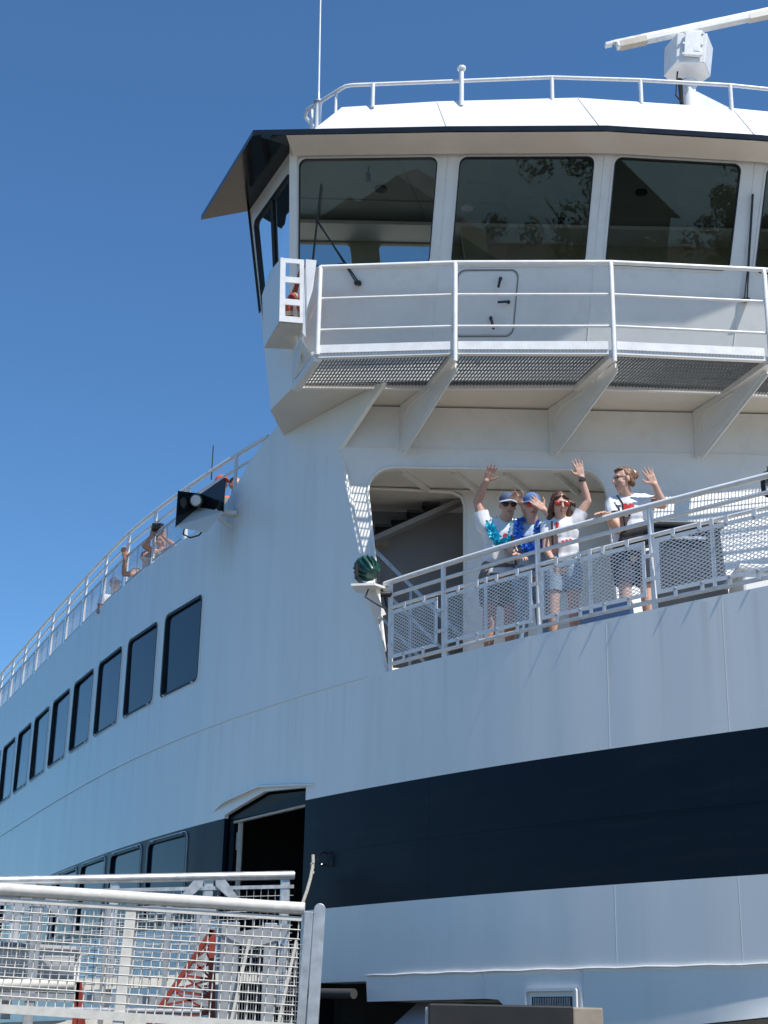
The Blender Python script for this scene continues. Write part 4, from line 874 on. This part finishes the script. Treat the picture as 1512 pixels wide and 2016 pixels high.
def lei(o, c, rx, ry, drop, mat, n=190, side=V(1, 0, 0)):
    mb = MB(); rnd = random.Random(n+int(c[0]*100))
    for i in range(n):
        t = 2*math.pi*i/n; fr = (1-math.cos(t))/2                         # 0 at the nape, 1 at the chest
        p = V(c)+V(rx*math.sin(t)*(1.0 if fr < .5 else 1-.35*(fr-.5)), ry*math.cos(t)*(.9)-.06*fr, -drop*fr**1.5)
        for j in range(4):
            d = V(rnd.uniform(-1, 1), rnd.uniform(-1, 1), rnd.uniform(-1, 1)).normalized(); e = d.cross(V(rnd.uniform(-1, 1), rnd.uniform(-1, 1), rnd.uniform(-1, 1))).normalized(); a = p+d*rnd.uniform(.01, .04)
            mb.add([a-e*.012, a+d*.022-e*.017, a+d*.034+e*.002, a+d*.024+e*.017, a+e*.012], [(0, 1, 2, 3, 4)])
    return mb.build('lei', mat, o, kind='stuff')
def prints(o, sh, shapes, c, right=V(1, 0, 0), view=V(0, 1, 0), name='print'):
    """flat lettering laid on the cloth: each polygon is dropped onto the shirt along the view direction"""
    bv = BVHTree.FromPolygons([v.co for v in sh.data.vertices], [p.vertices[:] for p in sh.data.polygons])
    c = V(c); view = V(view).normalized(); right = V(right).normalized(); up = right.cross(view); up = up if up.z > 0 else -up
    for poly, mat, nm in shapes:
        vs = []; es = []; n = len(poly); vs = [Vector(p) for p in poly]; es = [(i, (i+1) % n) for i in range(n)]
        x0, x1, y0, y1 = min(p[0] for p in poly), max(p[0] for p in poly), min(p[1] for p in poly), max(p[1] for p in poly); st = .014
        x = x0+st/2
        while x < x1:
            y = y0+st/2
            while y < y1:
                if inside((x, y), poly): vs.append(Vector((x, y)))
                y += st
            x += st
        rr = delaunay_2d_cdt(vs, es, [], 0, 1e-5); mb = MB(); ok = True
        for p in rr[0]:
            h = bv.ray_cast(c+right*p.x+up*p.y-view*1.0, view)
            if h[0] is None: ok = False; break
            mb.v.append(tuple(h[0]-view*.004))
        if not ok: continue
        for f in rr[2]:
            cc = (sum(rr[0][i].x for i in f)/3, sum(rr[0][i].y for i in f)/3)
            if inside(cc, poly): mb.f.append(tuple(f)); mb.mi.append(0)
        if mb.f: mb.build(nm, mat, sh, True)
def heart(cx, cy, s, sq=1.0):
    return [(cx+sq*s*.0625*16*math.sin(t)**3*.5, cy+s*.0625*.5*(13*math.cos(t)-5*math.cos(2*t)-2*math.cos(3*t)-math.cos(4*t))) for t in [2*math.pi*k/28 for k in range(28)]]
def letter_i(cx, cy, w, h):
    a, b, t = w/2, h/2, h*.16
    return [(cx-a, cy-b), (cx+a, cy-b), (cx+a, cy-b+t), (cx+a*.4, cy-b+t), (cx+a*.4, cy+b-t), (cx+a, cy+b-t), (cx+a, cy+b), (cx-a, cy+b), (cx-a, cy+b-t), (cx-a*.4, cy+b-t), (cx-a*.4, cy-b+t), (cx-a, cy-b+t)]
def scribble(cx, cy, n, w, h, sk=.0):
    out = []
    for k in range(n):
        x = cx+(k-(n-1)/2)*w*1.25; y = cy+sk*(k-(n-1)/2); out.append([(x-w/2, y-h/2), (x+w*.1, y-h/2), (x+w*.1, y), (x+w/2, y), (x+w/2, y+h/2), (x-w/2, y+h/2)])
    return out
DK = 3.68
GRP = 'people waving from the foredeck rail'
CAMV = V(0, 1, -.2)
# man with the turquoise garland
o, q, ax, sh, s = person('man in navy cap, sunglasses and turquoise garland waving his arm', GRP, (1.18, 14.55), DK, (1.265, 14.40, 5.25), (.12, -1, -.3), (1.03, 14.50, 5.06), (1.41, 14.52, 5.065), (1.20, 14.56, 4.58),
    ((.962, 14.50, 5.33), (1.045, 14.37, 5.505), (.35, -.35, .8), (.1, -1, .1), (1, 0, .1), .2), ((1.50, 14.50, 5.13), (1.41, 14.34, 5.26), (-.75, -.3, .5), (0, -1, -.3), (0, 0, 1), .9), 'skin', 'tee', 'greycloth', .42, 4.53, 1.22)
sunglasses(o, q, ax, s, 'shade'); cap(o, q, ax, s, 'capnavy', 'capbrim'); lei(o, (1.21, 14.42, 5.12), .125, .15, .34, 'leit', 210)
prints(o, sh, [(heart(.05, .04, .10), 'printred', 'heart_print')]+[(p, 'printred', 'letter_print') for p in scribble(.04, -.05, 4, .026, .045, -.008)], (1.21, 14.2, 4.87))
# person in the blue cap
o, q, ax, sh, s = person('person in blue cap, blue garland and pale blue shirt, hand before face', GRP, (1.49, 14.3), DK, (1.485, 14.17, 5.165), (.05, -1, -.3), (1.345, 14.28, 4.955), (1.635, 14.24, 4.955), (1.48, 14.31, 4.47),
    ((1.27, 14.24, 4.74), (1.32, 14.06, 4.62), (.3, -.6, -.3), (0, 0, -1), (0, -1, 0), .5), ((1.755, 14.08, 4.90), (1.585, 13.98, 5.065), (-.65, -.1, .55), (.1, -1, .1), (0, 0, 1), .3), 'skin2', 'teeblue', 'denim', .95, 4.42, 1.06)
sunglasses(o, q, ax, s, 'shadered'); cap(o, q, ax, s, 'capblue', 'capblue'); lei(o, (1.45, 14.17, 5.03), .105, .125, .40, 'leib', 200)
prints(o, sh, [(letter_i(-.035, -.1, .045, .085), 'printblack', 'letter_print'), (heart(.075, -.085, .12), 'printred', 'heart_print')]+[([(-.09, -.185), (.12, -.17), (.12, -.155), (-.09, -.17)], 'printred', 'line_print')], (1.5, 14.0, 4.87))
# woman with loose brown hair
o, q, ax, sh, s = person('woman with wind-blown brown hair and red sunglasses raising a watch-banded arm', GRP, (1.77, 14.05), DK, (1.745, 13.97, 5.11), (.15, -1, -.28), (1.625, 14.05, 4.92), (1.89, 14.0, 4.93), (1.77, 14.05, 4.5),
    ((1.60, 14.0, 4.66), (1.64, 13.84, 4.50), (.1, -.4, -.7), (1, 0, 0), (0, -1, 0), .4), ((2.02, 13.97, 5.16), (1.96, 13.92, 5.395), (-.25, -.1, .95), (0, -1, .1), (-1, 0, 0), .12), 'skin2', 'tee', 'denim', .33, 4.55, 1.03)
sunglasses(o, q, ax, s, 'shadered')
H = Prims(); H.e(q(0, -.03, .045), (.088*s, .1*s, .095*s), ax)
for k, (x, y, z, dx, dz, r) in enumerate(((-.07, -.01, .0, -.03, -.17, .036), (-.075, -.04, .0, -.09, -.13, .03), (.07, -.01, .0, .015, -.2, .034), (.05, -.06, -.02, .0, -.22, .036), (-.03, -.07, -.02, -.02, -.21, .04), (-.08, .0, .04, -.07, -.04, .022), (.06, .02, .06, .035, -.08, .02), (-.02, .07, .085, -.055, -.03, .018), (.03, .068, .085, .045, -.04, .016))):
    H.chain([(q(x, y, z), r*s), (q(x+dx*.55+.012*math.sin(k), y, z+dz*.5), r*s*.9), (q(x+dx, y+.01*math.cos(k*2), z+dz), r*s*.45)])
blob('hair', H, .0085, 'hairb', o, 2, lambda p: False, .006, 26)
mb = MB(); mb.lathe(V(1.968, 13.922, 5.365), (-.24, -.1, .95), [(-.014, .03), (-.012, .036), (.012, .035), (.014, .028)], 14); mb.box(V(1.955, 13.885, 5.365), (.04, .015, .035)); mb.build('watch', 'console', o, True)
prints(o, sh, [([(-.085, .12), (-.05, .12), (-.075, -.02), (-.1, -.02)], 'printred', 'stripe_print')]+[(p, 'printred', 'letter_print') for p in scribble(.0, -.1, 4, .03, .06, .012)], (1.78, 13.8, 4.8))
mb = MB(); mb.tube([(1.66, 13.95, 4.93), (1.655, 13.90, 4.8), (1.66, 13.905, 4.62)], .012, 6); mb.build('bag_strap', 'blackcloth', o)
# woman looking aside
o, q, ax, sh, s = person('woman with tied-up auburn hair looking sideways, one hand on the rail', GRP, (2.42, 13.62), DK, (2.315, 13.55, 5.225), (-1, -.35, -.12), (2.215, 13.62, 5.005), (2.51, 13.60, 5.03), (2.385, 13.65, 4.52),
    ((2.2, 13.42, 4.70), (2.09, 13.22, 4.745), (-.5, -.6, -.02), (0, 0, -1), (1, -.3, 0), .45), ((2.675, 13.50, 4.965), (2.59, 13.42, 5.14), (-.42, -.05, .85), (-.1, -1, .1), (-1, 0, .2), .15), 'skin2', 'tee', 'navycloth', .42, 4.5, 1.12)
eyes(o, q, ax, s)
H = Prims(); H.e(q(0, -.035, .045), (.086*s, .092*s, .088*s), ax); H.e(q(0, -.125, .06), (.042*s, .04*s, .045*s), ax); H.c(q(-.05, -.02, .02), .04*s, q(-.06, -.05, -.05), .03*s); H.c(q(.05, -.02, .02), .04*s, q(.06, -.05, -.05), .03*s); H.e(q(0, .03, .095), (.06*s, .05*s, .025*s), ax)
blob('hair', H, .0085, 'haira', o, 2, None, .005, 30)
mb = MB(); r_, nf, u_ = ax; mb.lathe(q(0, -.105, .06), nf, [(-.012, .03), (-.01, .048), (.01, .048), (.012, .03)], 14); mb.build('hair_tie', 'lampw', o, True)
mb = MB(); mb.tube([q(-.04, .094, .012), q(-.075, .05, .014), q(-.078, -.01, .016)], .003, 5); mb.tube([q(.04, .094, .012), q(-.04, .094, .012)], .003, 5); mb.build('spectacles', 'console', o)
prints(o, sh, [(letter_i(-.05, .045, .05, .085), 'printblack', 'letter_print'), (heart(.04, .06, .12), 'printred', 'heart_print')]+[(p, 'printblack', 'letter_print') for p in scribble(.0, -.04, 4, .026, .04, .006)], (2.3, 13.4, 4.87), right=(1, -.15, 0))
Q = Prims(); Q.c((2.30, 13.50, 4.64), .055, (2.50, 13.50, 4.70), .06); Q.c((2.28, 13.50, 4.58), .05, (2.48, 13.5, 4.6), .055); blob('waist_bag', Q, .012, 'blackcloth', o, 3, None, .004, 12)
mb = MB(); mb.tube([(2.24, 13.50, 5.05), (2.275, 13.44, 4.95), (2.29, 13.44, 4.75), (2.30, 13.46, 4.66)], .01, 6); mb.build('bag_strap', 'blackcloth', o)

# passengers seated along the upper deck rail, behind its panels
GU = 'passengers seated behind the upper deck rail'; UZ = 6.0
def sitter(label, h, shirt, pants, arms=None, skin='skin', hat=None, hair='haird', face=(.42, -.9, 0)):
    h = V(h); f = V(face).normalized(); r = f.cross(V(0, 0, 1)); ch = h+V(0, 0, -.24)-f*.02; sl, sr = ch-r*.17, ch+r*.17; hp_ = ch+V(0, 0, -.47)
    aL, aR = arms if arms else (((sl-r*.06+V(0, 0, -.24)+f*.03), (sl+f*.22+V(0, 0, -.3)), f, (0, 0, -1), r, .4), ((sr+r*.06+V(0, 0, -.24)+f*.03), (sr+f*.22+V(0, 0, -.3)), f, (0, 0, -1), -r, .4))
    o, q, ax, sh, s = person(label, GU, (h.x, h.y), hp_.z-.42, h, f, sl, sr, hp_, aL, aR, skin, shirt, pants, .5, None, 1.05, .016, seated=f)
    if hat: cap(o, q, ax, s*1.05, hat, hat)
    else: Q = Prims(); Q.e(q(0, -.03, .045), (.086*s, .1*s, .09*s), ax); blob('hair', Q, .014, hair, o, 2, None, .004, 20)
    eyes(o, q, ax, s); return o
sitter('seated passenger in red cap near the wheelhouse end of the upper rail', (-2.26, 19.45, 7.32), 'greycloth', 'navycloth', hat='orange')
sitter('seated passenger in orange jacket closest to the wheelhouse', (-2.08, 19.6, 7.36), 'orange', 'navycloth')
h = V(-3.28, 21.0, 6.97)
sitter('seated passenger in pale shirt holding up a black camera', h, 'bench', 'greycloth', (((-3.5, 20.85, 6.86), (-3.38, 20.72, 6.98), (.2, -.1, .9), (0, -1, 0), (1, 0, 0), .4), ((-3.05, 20.85, 6.86), (-3.2, 20.72, 6.96), (-.2, -.1, .9), (0, -1, 0), (-1, 0, 0), .4)))
mb = MB(); mb.box((-3.29, 20.66, 7.09), (.17, .08, .11)); mb.lathe((-3.29, 20.62, 7.09), (-.4, -.9, -.2), [(0, .045), (.07, .045), (.075, .038)], 12); tag(mb.build('camera', 'console', bevel=.01), 'black camera held up above the upper deck rail', 'camera')
sitter('seated dark-haired passenger in light blue shirt waving one hand', (-3.62, 21.85, 6.98), 'teeblue', 'navycloth', (((-3.9, 21.6, 6.66), (-3.88, 21.45, 6.86), (-.1, -.3, .9), (0, -1, 0), (1, 0, 0), .3), ((-3.33, 21.6, 6.7), (-3.4, 21.4, 6.6), (-.3, -.8, 0), (0, 0, -1), (0, 0, 1), .4)))
sitter('seated passenger in white shirt and dark cap furthest along the rail', (-4.3, 23.1, 6.93), 'tee', 'greycloth', hat='capnavy')
for i, (x, y) in enumerate(((-2.2, 19.6), (-3.4, 21.5), (-4.25, 23.2))):
    b = thing('deck_bench', ('white slatted bench under the passengers in red and orange', 'white slatted bench under the two middle seated passengers', 'white slatted bench under the passenger in dark cap')[i], 'bench', group='benches on the upper deck')
    d = V(-.45, .89, 0); n = V(.89, .45, 0); c = V(x, y, 6.3)
    for k in range(4): mb = MB(); mb.bar(c-d*.8+n*(.1*k-.15), c+d*.8+n*(.1*k-.15), .08, .03); mb.build('slat', 'bench', b)
    for k in (-.6, .6):
        mb = MB(); mb.bar(c+d*k+V(0, 0, -.02), c+d*k+V(0, 0, -.29), .35, .05, up=n); mb.build('leg', 'galv', b)

# ------------------------------------------------------------------ loose things on the foredeck
bn = thing('storage_bin', 'dark navy storage bin standing by the lit wall on the foredeck', 'bin')
mb = MB(); mb.add([(2.75, 14.35, 3.68), (3.52, 14.35, 3.68), (3.52, 14.9, 3.68), (2.75, 14.9, 3.68), (2.68, 14.3, 5.02), (3.4, 14.3, 5.02), (3.4, 14.9, 5.02), (2.68, 14.9, 5.02)], [(0, 1, 5, 4), (1, 2, 6, 5), (2, 3, 7, 6), (3, 0, 4, 7), (0, 3, 2, 1), (4, 5, 6, 7)]); mb.build('body', 'bin', bn, bevel=.02)
mb = MB(); mb.slab([(2.64, 14.25), (3.44, 14.25), (3.44, 14.95), (2.64, 14.95)], 5.022, 5.075); mb.build('lid', 'bin', bn, bevel=.015)
mb = MB(); mb.bar((2.85, 14.28, 4.9), (3.25, 14.28, 4.9), .03, .03); mb.build('handle', 'galv', bn)
bx_ = thing('deck_locker', 'low white locker on the foredeck right of the navy bin', 'locker')
mb = MB(); mb.slab([(3.42, 13.6), (4.6, 13.6), (4.6, 14.2), (3.42, 14.2)], 3.7, 4.35); mb.build('body', 'bench', bx_, bevel=.03)
mb = MB(); mb.slab([(3.38, 13.56), (4.64, 13.56), (4.64, 14.24), (3.38, 14.24)], 4.352, 4.41); mb.build('lid', 'bench', bx_, bevel=.015)
mb = MB(); mb.bar((1.9, 13.75, 3.86), (2.35, 13.55, 3.9), .14, .2); mb.bar((1.9, 13.76, 3.965), (2.35, 13.56, 4.005), .15, .012); tag(mb.build('duffel_bag', 'bluebag', bevel=.03), 'blue bag lying by the feet of the women', 'bag')
bu = thing('life_ring', 'faded red life ring stowed in the rack on the wheelhouse wing', 'life ring')
mb = MB(); c = V(-1.04, 15.12, 7.76); t0 = V(.3, .95, .1).normalized(); uu = V(0, 0, 1)
mb.tube([c+t0*(math.cos(a)*.2)+uu*(math.sin(a)*.2) for a in [2*math.pi*k/28 for k in range(29)]], .045, 10, caps=False); mb.build('ring', 'lifered', bu, True)
for a in (0.4, 2, 3.5, 5.1): mb = MB(); p = c+t0*(math.cos(a)*.2)+uu*(math.sin(a)*.2); mb.tube([p+(-t0*math.sin(a)+uu*math.cos(a))*e for e in (-.025, .025)], .048, 10); mb.build('band', 'beige', bu, True)

# ------------------------------------------------------------------ boarding fences, gangway, red lattice and dockside pieces
def wire_fence(root, p0, p1, h, cell, wire, rail_r, matr, matw, posts, gus=(), lean=(0, 0, 1), top=.09, frame=True):
    p0, p1 = V(p0), V(p1); e = (p1-p0).normalized(); L = (p1-p0).length; up = V(lean).normalized(); nrm = e.cross(up).normalized()
    mb = MB(); mb.tube([p0, p1], rail_r, 14); mb.build('top_rail', matr, root, True)
    mb = MB(); n = int(L/cell)
    for k in range(n+1): a = p0+e*(L-.04-k*cell)-up*top; mb.tube([a, a-up*(h-top)], wire, 4, caps=False)
    for k in range(int((h-top)/cell)+1): a = p0-up*(top+k*cell)+nrm*wire*1.6; mb.tube([a, a+e*L], wire, 4, caps=False)
    mb.build('wire_mesh', matw, root, kind='stuff')
    if frame:
        for d in (top-.015, h): mb = MB(); mb.bar(p0-up*d, p1-up*d, .035, .035 if d < .5 else .07); mb.build('frame_bar', matw, root)
    for t in posts:
        a = p0+e*t; mb = MB(); mb.bar(a-up*.02+nrm*-.02, a-up*(h+.3)+nrm*-.02, .09, .06, up=nrm); pz = mb.build('post', matr, root, bevel=.006)
        if t in gus:
            for k in (-1, 1):
                mb = MB(); mb.prism([a-up*.03+e*(.06*k), a-up*.03+e*(.16*k), a-up*.26+e*(.34*k), a-up*.26+e*(.26*k), a-up*.1+e*(.07*k)], nrm*.03); mb.build('gusset', matw, pz)
nf = thing('mesh_fence', 'cream pipe-topped wire mesh fence nearest the viewer at lower left', 'fence', group='wire mesh fences of the boarding ramp')
upn = V(.043, 0, 1)
wire_fence(nf, (-6.2, 13.0, 1.335), (-.60, 13.0, 1.095), .95, .075, .0055, .052, 'fence', 'fence', (4.15, 2.4, .5), (), upn, top=.10)
mb = MB(); mb.bar(V(-.56, 13, 1.07), V(-.605, 13, .0), .07, .1, up=(0, 1, 0)); mb.build('end_channel', 'alu', nf, bevel=.005)
mb = MB(); n_ = 10; pts = [(-.52+.048*(1-math.cos(math.pi*k/n_)), 12.97, 1.09+.05*math.sin(math.pi*k/n_)) for k in range(n_+1)]; mb.prism(pts+[(-.467, 12.97, -.2), (-.563, 12.97, -.2)], (0, .05, 0)); mb.build('end_plate', 'alu', nf, bevel=.004)
mb = MB(); mb.bar((-.445, 13.02, 1.0), (-.48, 13.02, -.2), .03, .04, up=(0, 1, 0)); mb.build('edge_strip', 'alu', nf)
ff = thing('gangway_fence', 'grey wire mesh gangway fence ending at the open doorway', 'fence', group='wire mesh fences of the boarding ramp')
wire_fence(ff, (-7.2, 14.22, 1.25), (-.86, 15.95, 1.68), 1.0, .075, .0036, .045, 'alu', 'galv', (6.5, 5.7, 4.75, 3.8, 2.8, 1.5), (5.7, 3.8), (0, 0, 1), top=.13)
mf = thing('ramp_fence', 'grey wire mesh fence in the middle of the boarding ramp', 'fence', group='wire mesh fences of the boarding ramp')
wire_fence(mf, (-6.5, 13.9, 1.30), (-1.5, 14.5, 1.27), .9, .075, .0036, .04, 'galv', 'galv', (4.9, 3.4, 2.4, .9), (3.4, .9), (0, 0, 1), top=.1)
gp = thing('boarding_ramp', 'pale steel boarding ramp deck leading up to the ferry doorway', 'ramp')
mb = MB(); mb.add([(-7.2, 14.3, .27), (-1.2, 15.8, .68), (-2.2, 17.2, .66), (-8.2, 15.9, .27), (-7.2, 14.3, .20), (-1.2, 15.8, .61), (-2.2, 17.2, .59), (-8.2, 15.9, .2)], [(0, 1, 2, 3), (7, 6, 5, 4), (0, 4, 5, 1), (1, 5, 6, 2), (2, 6, 7, 3), (3, 7, 4, 0)]); mb.build('deck', 'alu', gp)
for (p, q_) in (((-7.2, 14.25, .22), (-1.0, 15.8, .66)), ((-7.2, 14.1, -.1), (-2.0, 15.3, .2))): mb = MB(); mb.bar(p, q_, .08, .1); mb.build('beam', 'fence', gp)
mb = MB(); mb.tube([(-6.5, 13.6, .42), (-2.62, 13.75, .47)], .05, 10); mb.build('handrail', 'fence', gp, True)
mb = MB(); mb.tube([(-6.5, 13.6, .25), (-1.5, 13.75, .27)], .025, 10); mb.build('handrail', 'galv', gp, True)
for x in (-2.45, -1.9): mb = MB(); mb.bar((x, 14.2, 1.2), (x, 14.2, -.6), .045, .03, up=(0, 1, 0)); mb.build('stanchion', 'galv', gp)
# red lattice braces
def lattice(name, label, a, b, c, bars):
    o = thing(name, label, 'brace', group='red lattice braces'); a, b, c = V(a), V(b), V(c)
    mb = MB(); mb.bar(a, b, .055, .06, up=(0, 1, 0)); mb.build('post', 'red', o); mb = MB(); mb.bar(a, c, .04, .06, up=(0, 1, 0)); mb.build('chord', 'red', o)
    for k in range(1, bars):
        t = k/bars; p, q_ = a.lerp(b, t), a.lerp(c, t); mb = MB(); mb.bar(p, q_, .022, .03, up=(0, 1, 0)); mb.build('rung', 'red', o)
        p2 = a.lerp(b, min(1, t+1/bars)); mb = MB(); mb.bar(q_, p2, .018, .025, up=(0, 1, 0)); mb.build('diagonal', 'red', o)
        p3 = a.lerp(b, max(0, t-1/bars)); mb = MB(); mb.bar(q_, p3, .018, .025, up=(0, 1, 0)); mb.build('diagonal', 'red', o)
lattice('lattice_brace', 'tall red lattice brace behind the mesh fence', (-1.46, 13.9, .97), (-1.40, 13.9, -.3), (-2.2, 13.9, -.2), 9)
lattice('lattice_brace', 'short red lattice brace low behind the mesh fence at left', (-2.62, 13.9, .5), (-2.48, 13.9, -.3), (-2.62, 13.9, -.3), 5)
# grey gate leaf behind the fence end
gt = thing('steel_gate', 'grey steel gate leaf behind the end of the cream fence', 'gate')
for x0, x1 in ((-1.36, -1.20), (-.98, -.87)): mb = MB(); mb.box(((x0+x1)/2, 13.7, .35), (x1-x0, .05, 1.35)); mb.build('post', 'galv', gt, bevel=.006)
mb = MB(); mb.prism([(-1.36, 13.66, .92), (-.75, 13.66, 1.02), (-.8, 13.66, .9), (-1.1, 13.66, .8)], (0, .03, 0)); mb.build('head_plate', 'alu', gt)
for x0 in (-1.13, -.72): mb = MB(); mb.bar((x0+.03, 13.62, .88), (x0-.17, 13.62, -.2), .025, .025); mb.build('stay', 'fence', gt)
mb = MB()
for k in range(24): mb.tube([(-1.2+.0245*k, 13.75, .85), (-1.2+.0245*k, 13.75, -.25)], .0035, 4)
for k in range(14): mb.tube([(-1.2, 13.755, .85-.08*k), (-.62, 13.755, .85-.08*k)], .0035, 4)
mb.build('bar_mesh', 'galv', gt, kind='stuff')
# white launch hull seen through the mesh at far left
lb = thing('launch', 'small white launch moored behind the mesh fence at far left', 'boat')
mb = MB(); sec = []
for k in range(9):
    x = -6.2+.42*k; w = .55*(1-max(0, (k-5)/3.6)**2); ztop = .98-.02*k*k*.12
    sec += [(x, 14.95-w, ztop), (x, 14.95-w*.96, ztop-.12), (x, 14.95-w*.7, .55), (x, 14.95, .38), (x, 14.95+w*.7, .55), (x, 14.95+w, ztop)]
fs = [(k*6+i, k*6+i+1, k*6+6+i+1, k*6+6+i) for k in range(8) for i in range(5)]+[(k*6+5, k*6, k*6+6, k*6+11) for k in range(8)]
mb.add(sec, fs); mb.build('hull', 'bench', lb, True)
mb = MB(); mb.tube([(x, 14.95-.555*(1-max(0, (k-5)/3.6)**2), .83) for k, x in enumerate([-6.2+.42*j for j in range(9)])], .03, 8); mb.build('rubbing_strake', 'midgrey', lb, True)
# rope hanging by the doorway
mb = MB(); mb.tube([(-.66, 15.7, 1.86), (-.655, 15.68, 1.8), (-.66, 15.65, 1.72), (-.672, 15.6, 1.62), (-.70, 15.5, 1.48), (-.735, 15.45, 1.36), (-.75, 15.42, 1.3)], .017, 8); mb.tube([(-.66+.014*math.sin(k*1.4), 15.665+.012*math.cos(k*1.4), 1.80-.012*k) for k in range(14)], .012, 6)
tag(mb.build('rope', 'rope', None, True), 'pale mooring rope hanging beside the dark doorway', 'rope')
# dark steel fender wall in front of the bow
fw = thing('fender_wall', 'dark scuffed steel fender wall low in front of the bow', 'fender')
mb = MB(); mb.slab([(.38, 11.0), (1.385, 11.0), (1.385, 11.6), (.38, 11.6)], -3.5, .305); mb.build('panel', 'rust', fw, bevel=.012)
mb = MB(); mb.slab([(1.388, 11.02), (1.605, 11.05), (1.605, 11.6), (1.388, 11.6)], -3.5, .298); mb.build('end_panel', 'concrete', fw, bevel=.012)
mb = MB(); mb.box((.372, 11.1, .0), (.02, .12, .56)); mb.build('edge_strip', 'galv', fw)
bpy.context.view_layer.update()

# ------------------------------------------------------------------ the shore behind the viewer, mirrored in the glass
M['clap'] = paint('clapboard', (.5, .5, .47), .7, .1, nscale=3); M['shingle'] = paint('shingle', (.09, .085, .08), .8, .3, nscale=6); M['bark'] = paint('bark', (.07, .05, .035), .9, .4, nscale=9); M['leaf'] = paint('leaf', (.05, .095, .025), .6, .5, nscale=1.5)
for i, (x, y, w, d, h, r) in enumerate(((-4, -27, 9, 7, 6.6, 3.2), (12, -31, 8, 8, 8.2, 4.5), (25, -27, 10, 7, 6.8, 3))):
    ho = thing('quay_house', ('low grey quay house behind the viewer on the left', 'tall grey quay house behind the viewer, mirrored in the wheelhouse glass', 'low grey quay house behind the viewer on the right')[i], 'house', group='quay houses mirrored in the glass')
    g = -1.65; mb = MB(); mb.slab([(x-w/2, y-d/2), (x+w/2, y-d/2), (x+w/2, y+d/2), (x-w/2, y+d/2)], g, g+h); mb.build('wall', 'clap', ho)
    mb = MB(); e = .4; mb.prism([(x-w/2-e, y-d/2-e, g+h), (x+w/2+e, y-d/2-e, g+h), (x, y-d/2-e, g+h+r)], (0, d+2*e, 0)); mb.build('roof', 'shingle', ho)
    for k in range(3):
        for lv in range(2 if h > 5 else 1):
            wx = x-w*.32+w*.32*k; wz = g+1.4+2.4*lv; mb = MB(); mb.box((wx, y+d/2+.02, wz+.6), (1.0, .06, 1.3)); wi = mb.build('window', 'darkglass', ho); mb = MB(); mb.box((wx, y+d/2+.06, wz-.1), (1.2, .1, .1)); mb.build('sill', 'rail', wi)
def leafy_tree(x, y, h, rr, lab, seed):
    rnd = random.Random(seed); t = thing('tree', lab, 'tree', group='trees on the quay mirrored in the glass'); g = -1.65
    mb = MB(); mb.tube([(x, y, g), (x+.1, y, g+h*.3), (x+.05, y+.1, g+h*.6)], .22, 8, r2=.1)
    for k in range(7):
        a = 6.28*k/7; mb.tube([(x+.08, y, g+h*(.3+.04*k)), (x+rr*.4*math.cos(a), y+rr*.4*math.sin(a), g+h*(.5+.05*k)), (x+rr*.7*math.cos(a), y+rr*.7*math.sin(a), g+h*(.6+.05*k))], .07, 6, r2=.02)
    mb.build('trunk', 'bark', t, True)
    mb = MB(); cl = [(V(x, y, g+h*.68)+V(rnd.gauss(0, rr*.42), rnd.gauss(0, rr*.42), rnd.gauss(0, h*.13)), rnd.uniform(.5, 1.0)) for k in range(60)]
    for c0_, r0 in cl:
        for j in range(110):
            d = V(rnd.gauss(0, 1), rnd.gauss(0, 1), rnd.gauss(0, 1)).normalized(); p = c0_+d*r0*rnd.uniform(.5, 1); e = d.cross(V(rnd.gauss(0, 1), rnd.gauss(0, 1), rnd.gauss(0, 1))).normalized(); f = d.cross(e); s_ = rnd.uniform(.07, .14)
            mb.add([p-e*s_, p+f*s_*.6, p+e*s_, p-f*s_*.6], [(0, 1, 2, 3)])
    mb.build('crown', 'leaf', t, kind='stuff')
leafy_tree(4.6, -22, 11.5, 3.3, 'rounded leafy tree on the quay mirrored in the second wheelhouse window', 1)
leafy_tree(18.5, -23, 11, 3, 'leafy tree on the quay between the tall and the right house', 2)
leafy_tree(-14, -23, 12, 3.4, 'broad leafy tree on the quay left of the low house', 3)
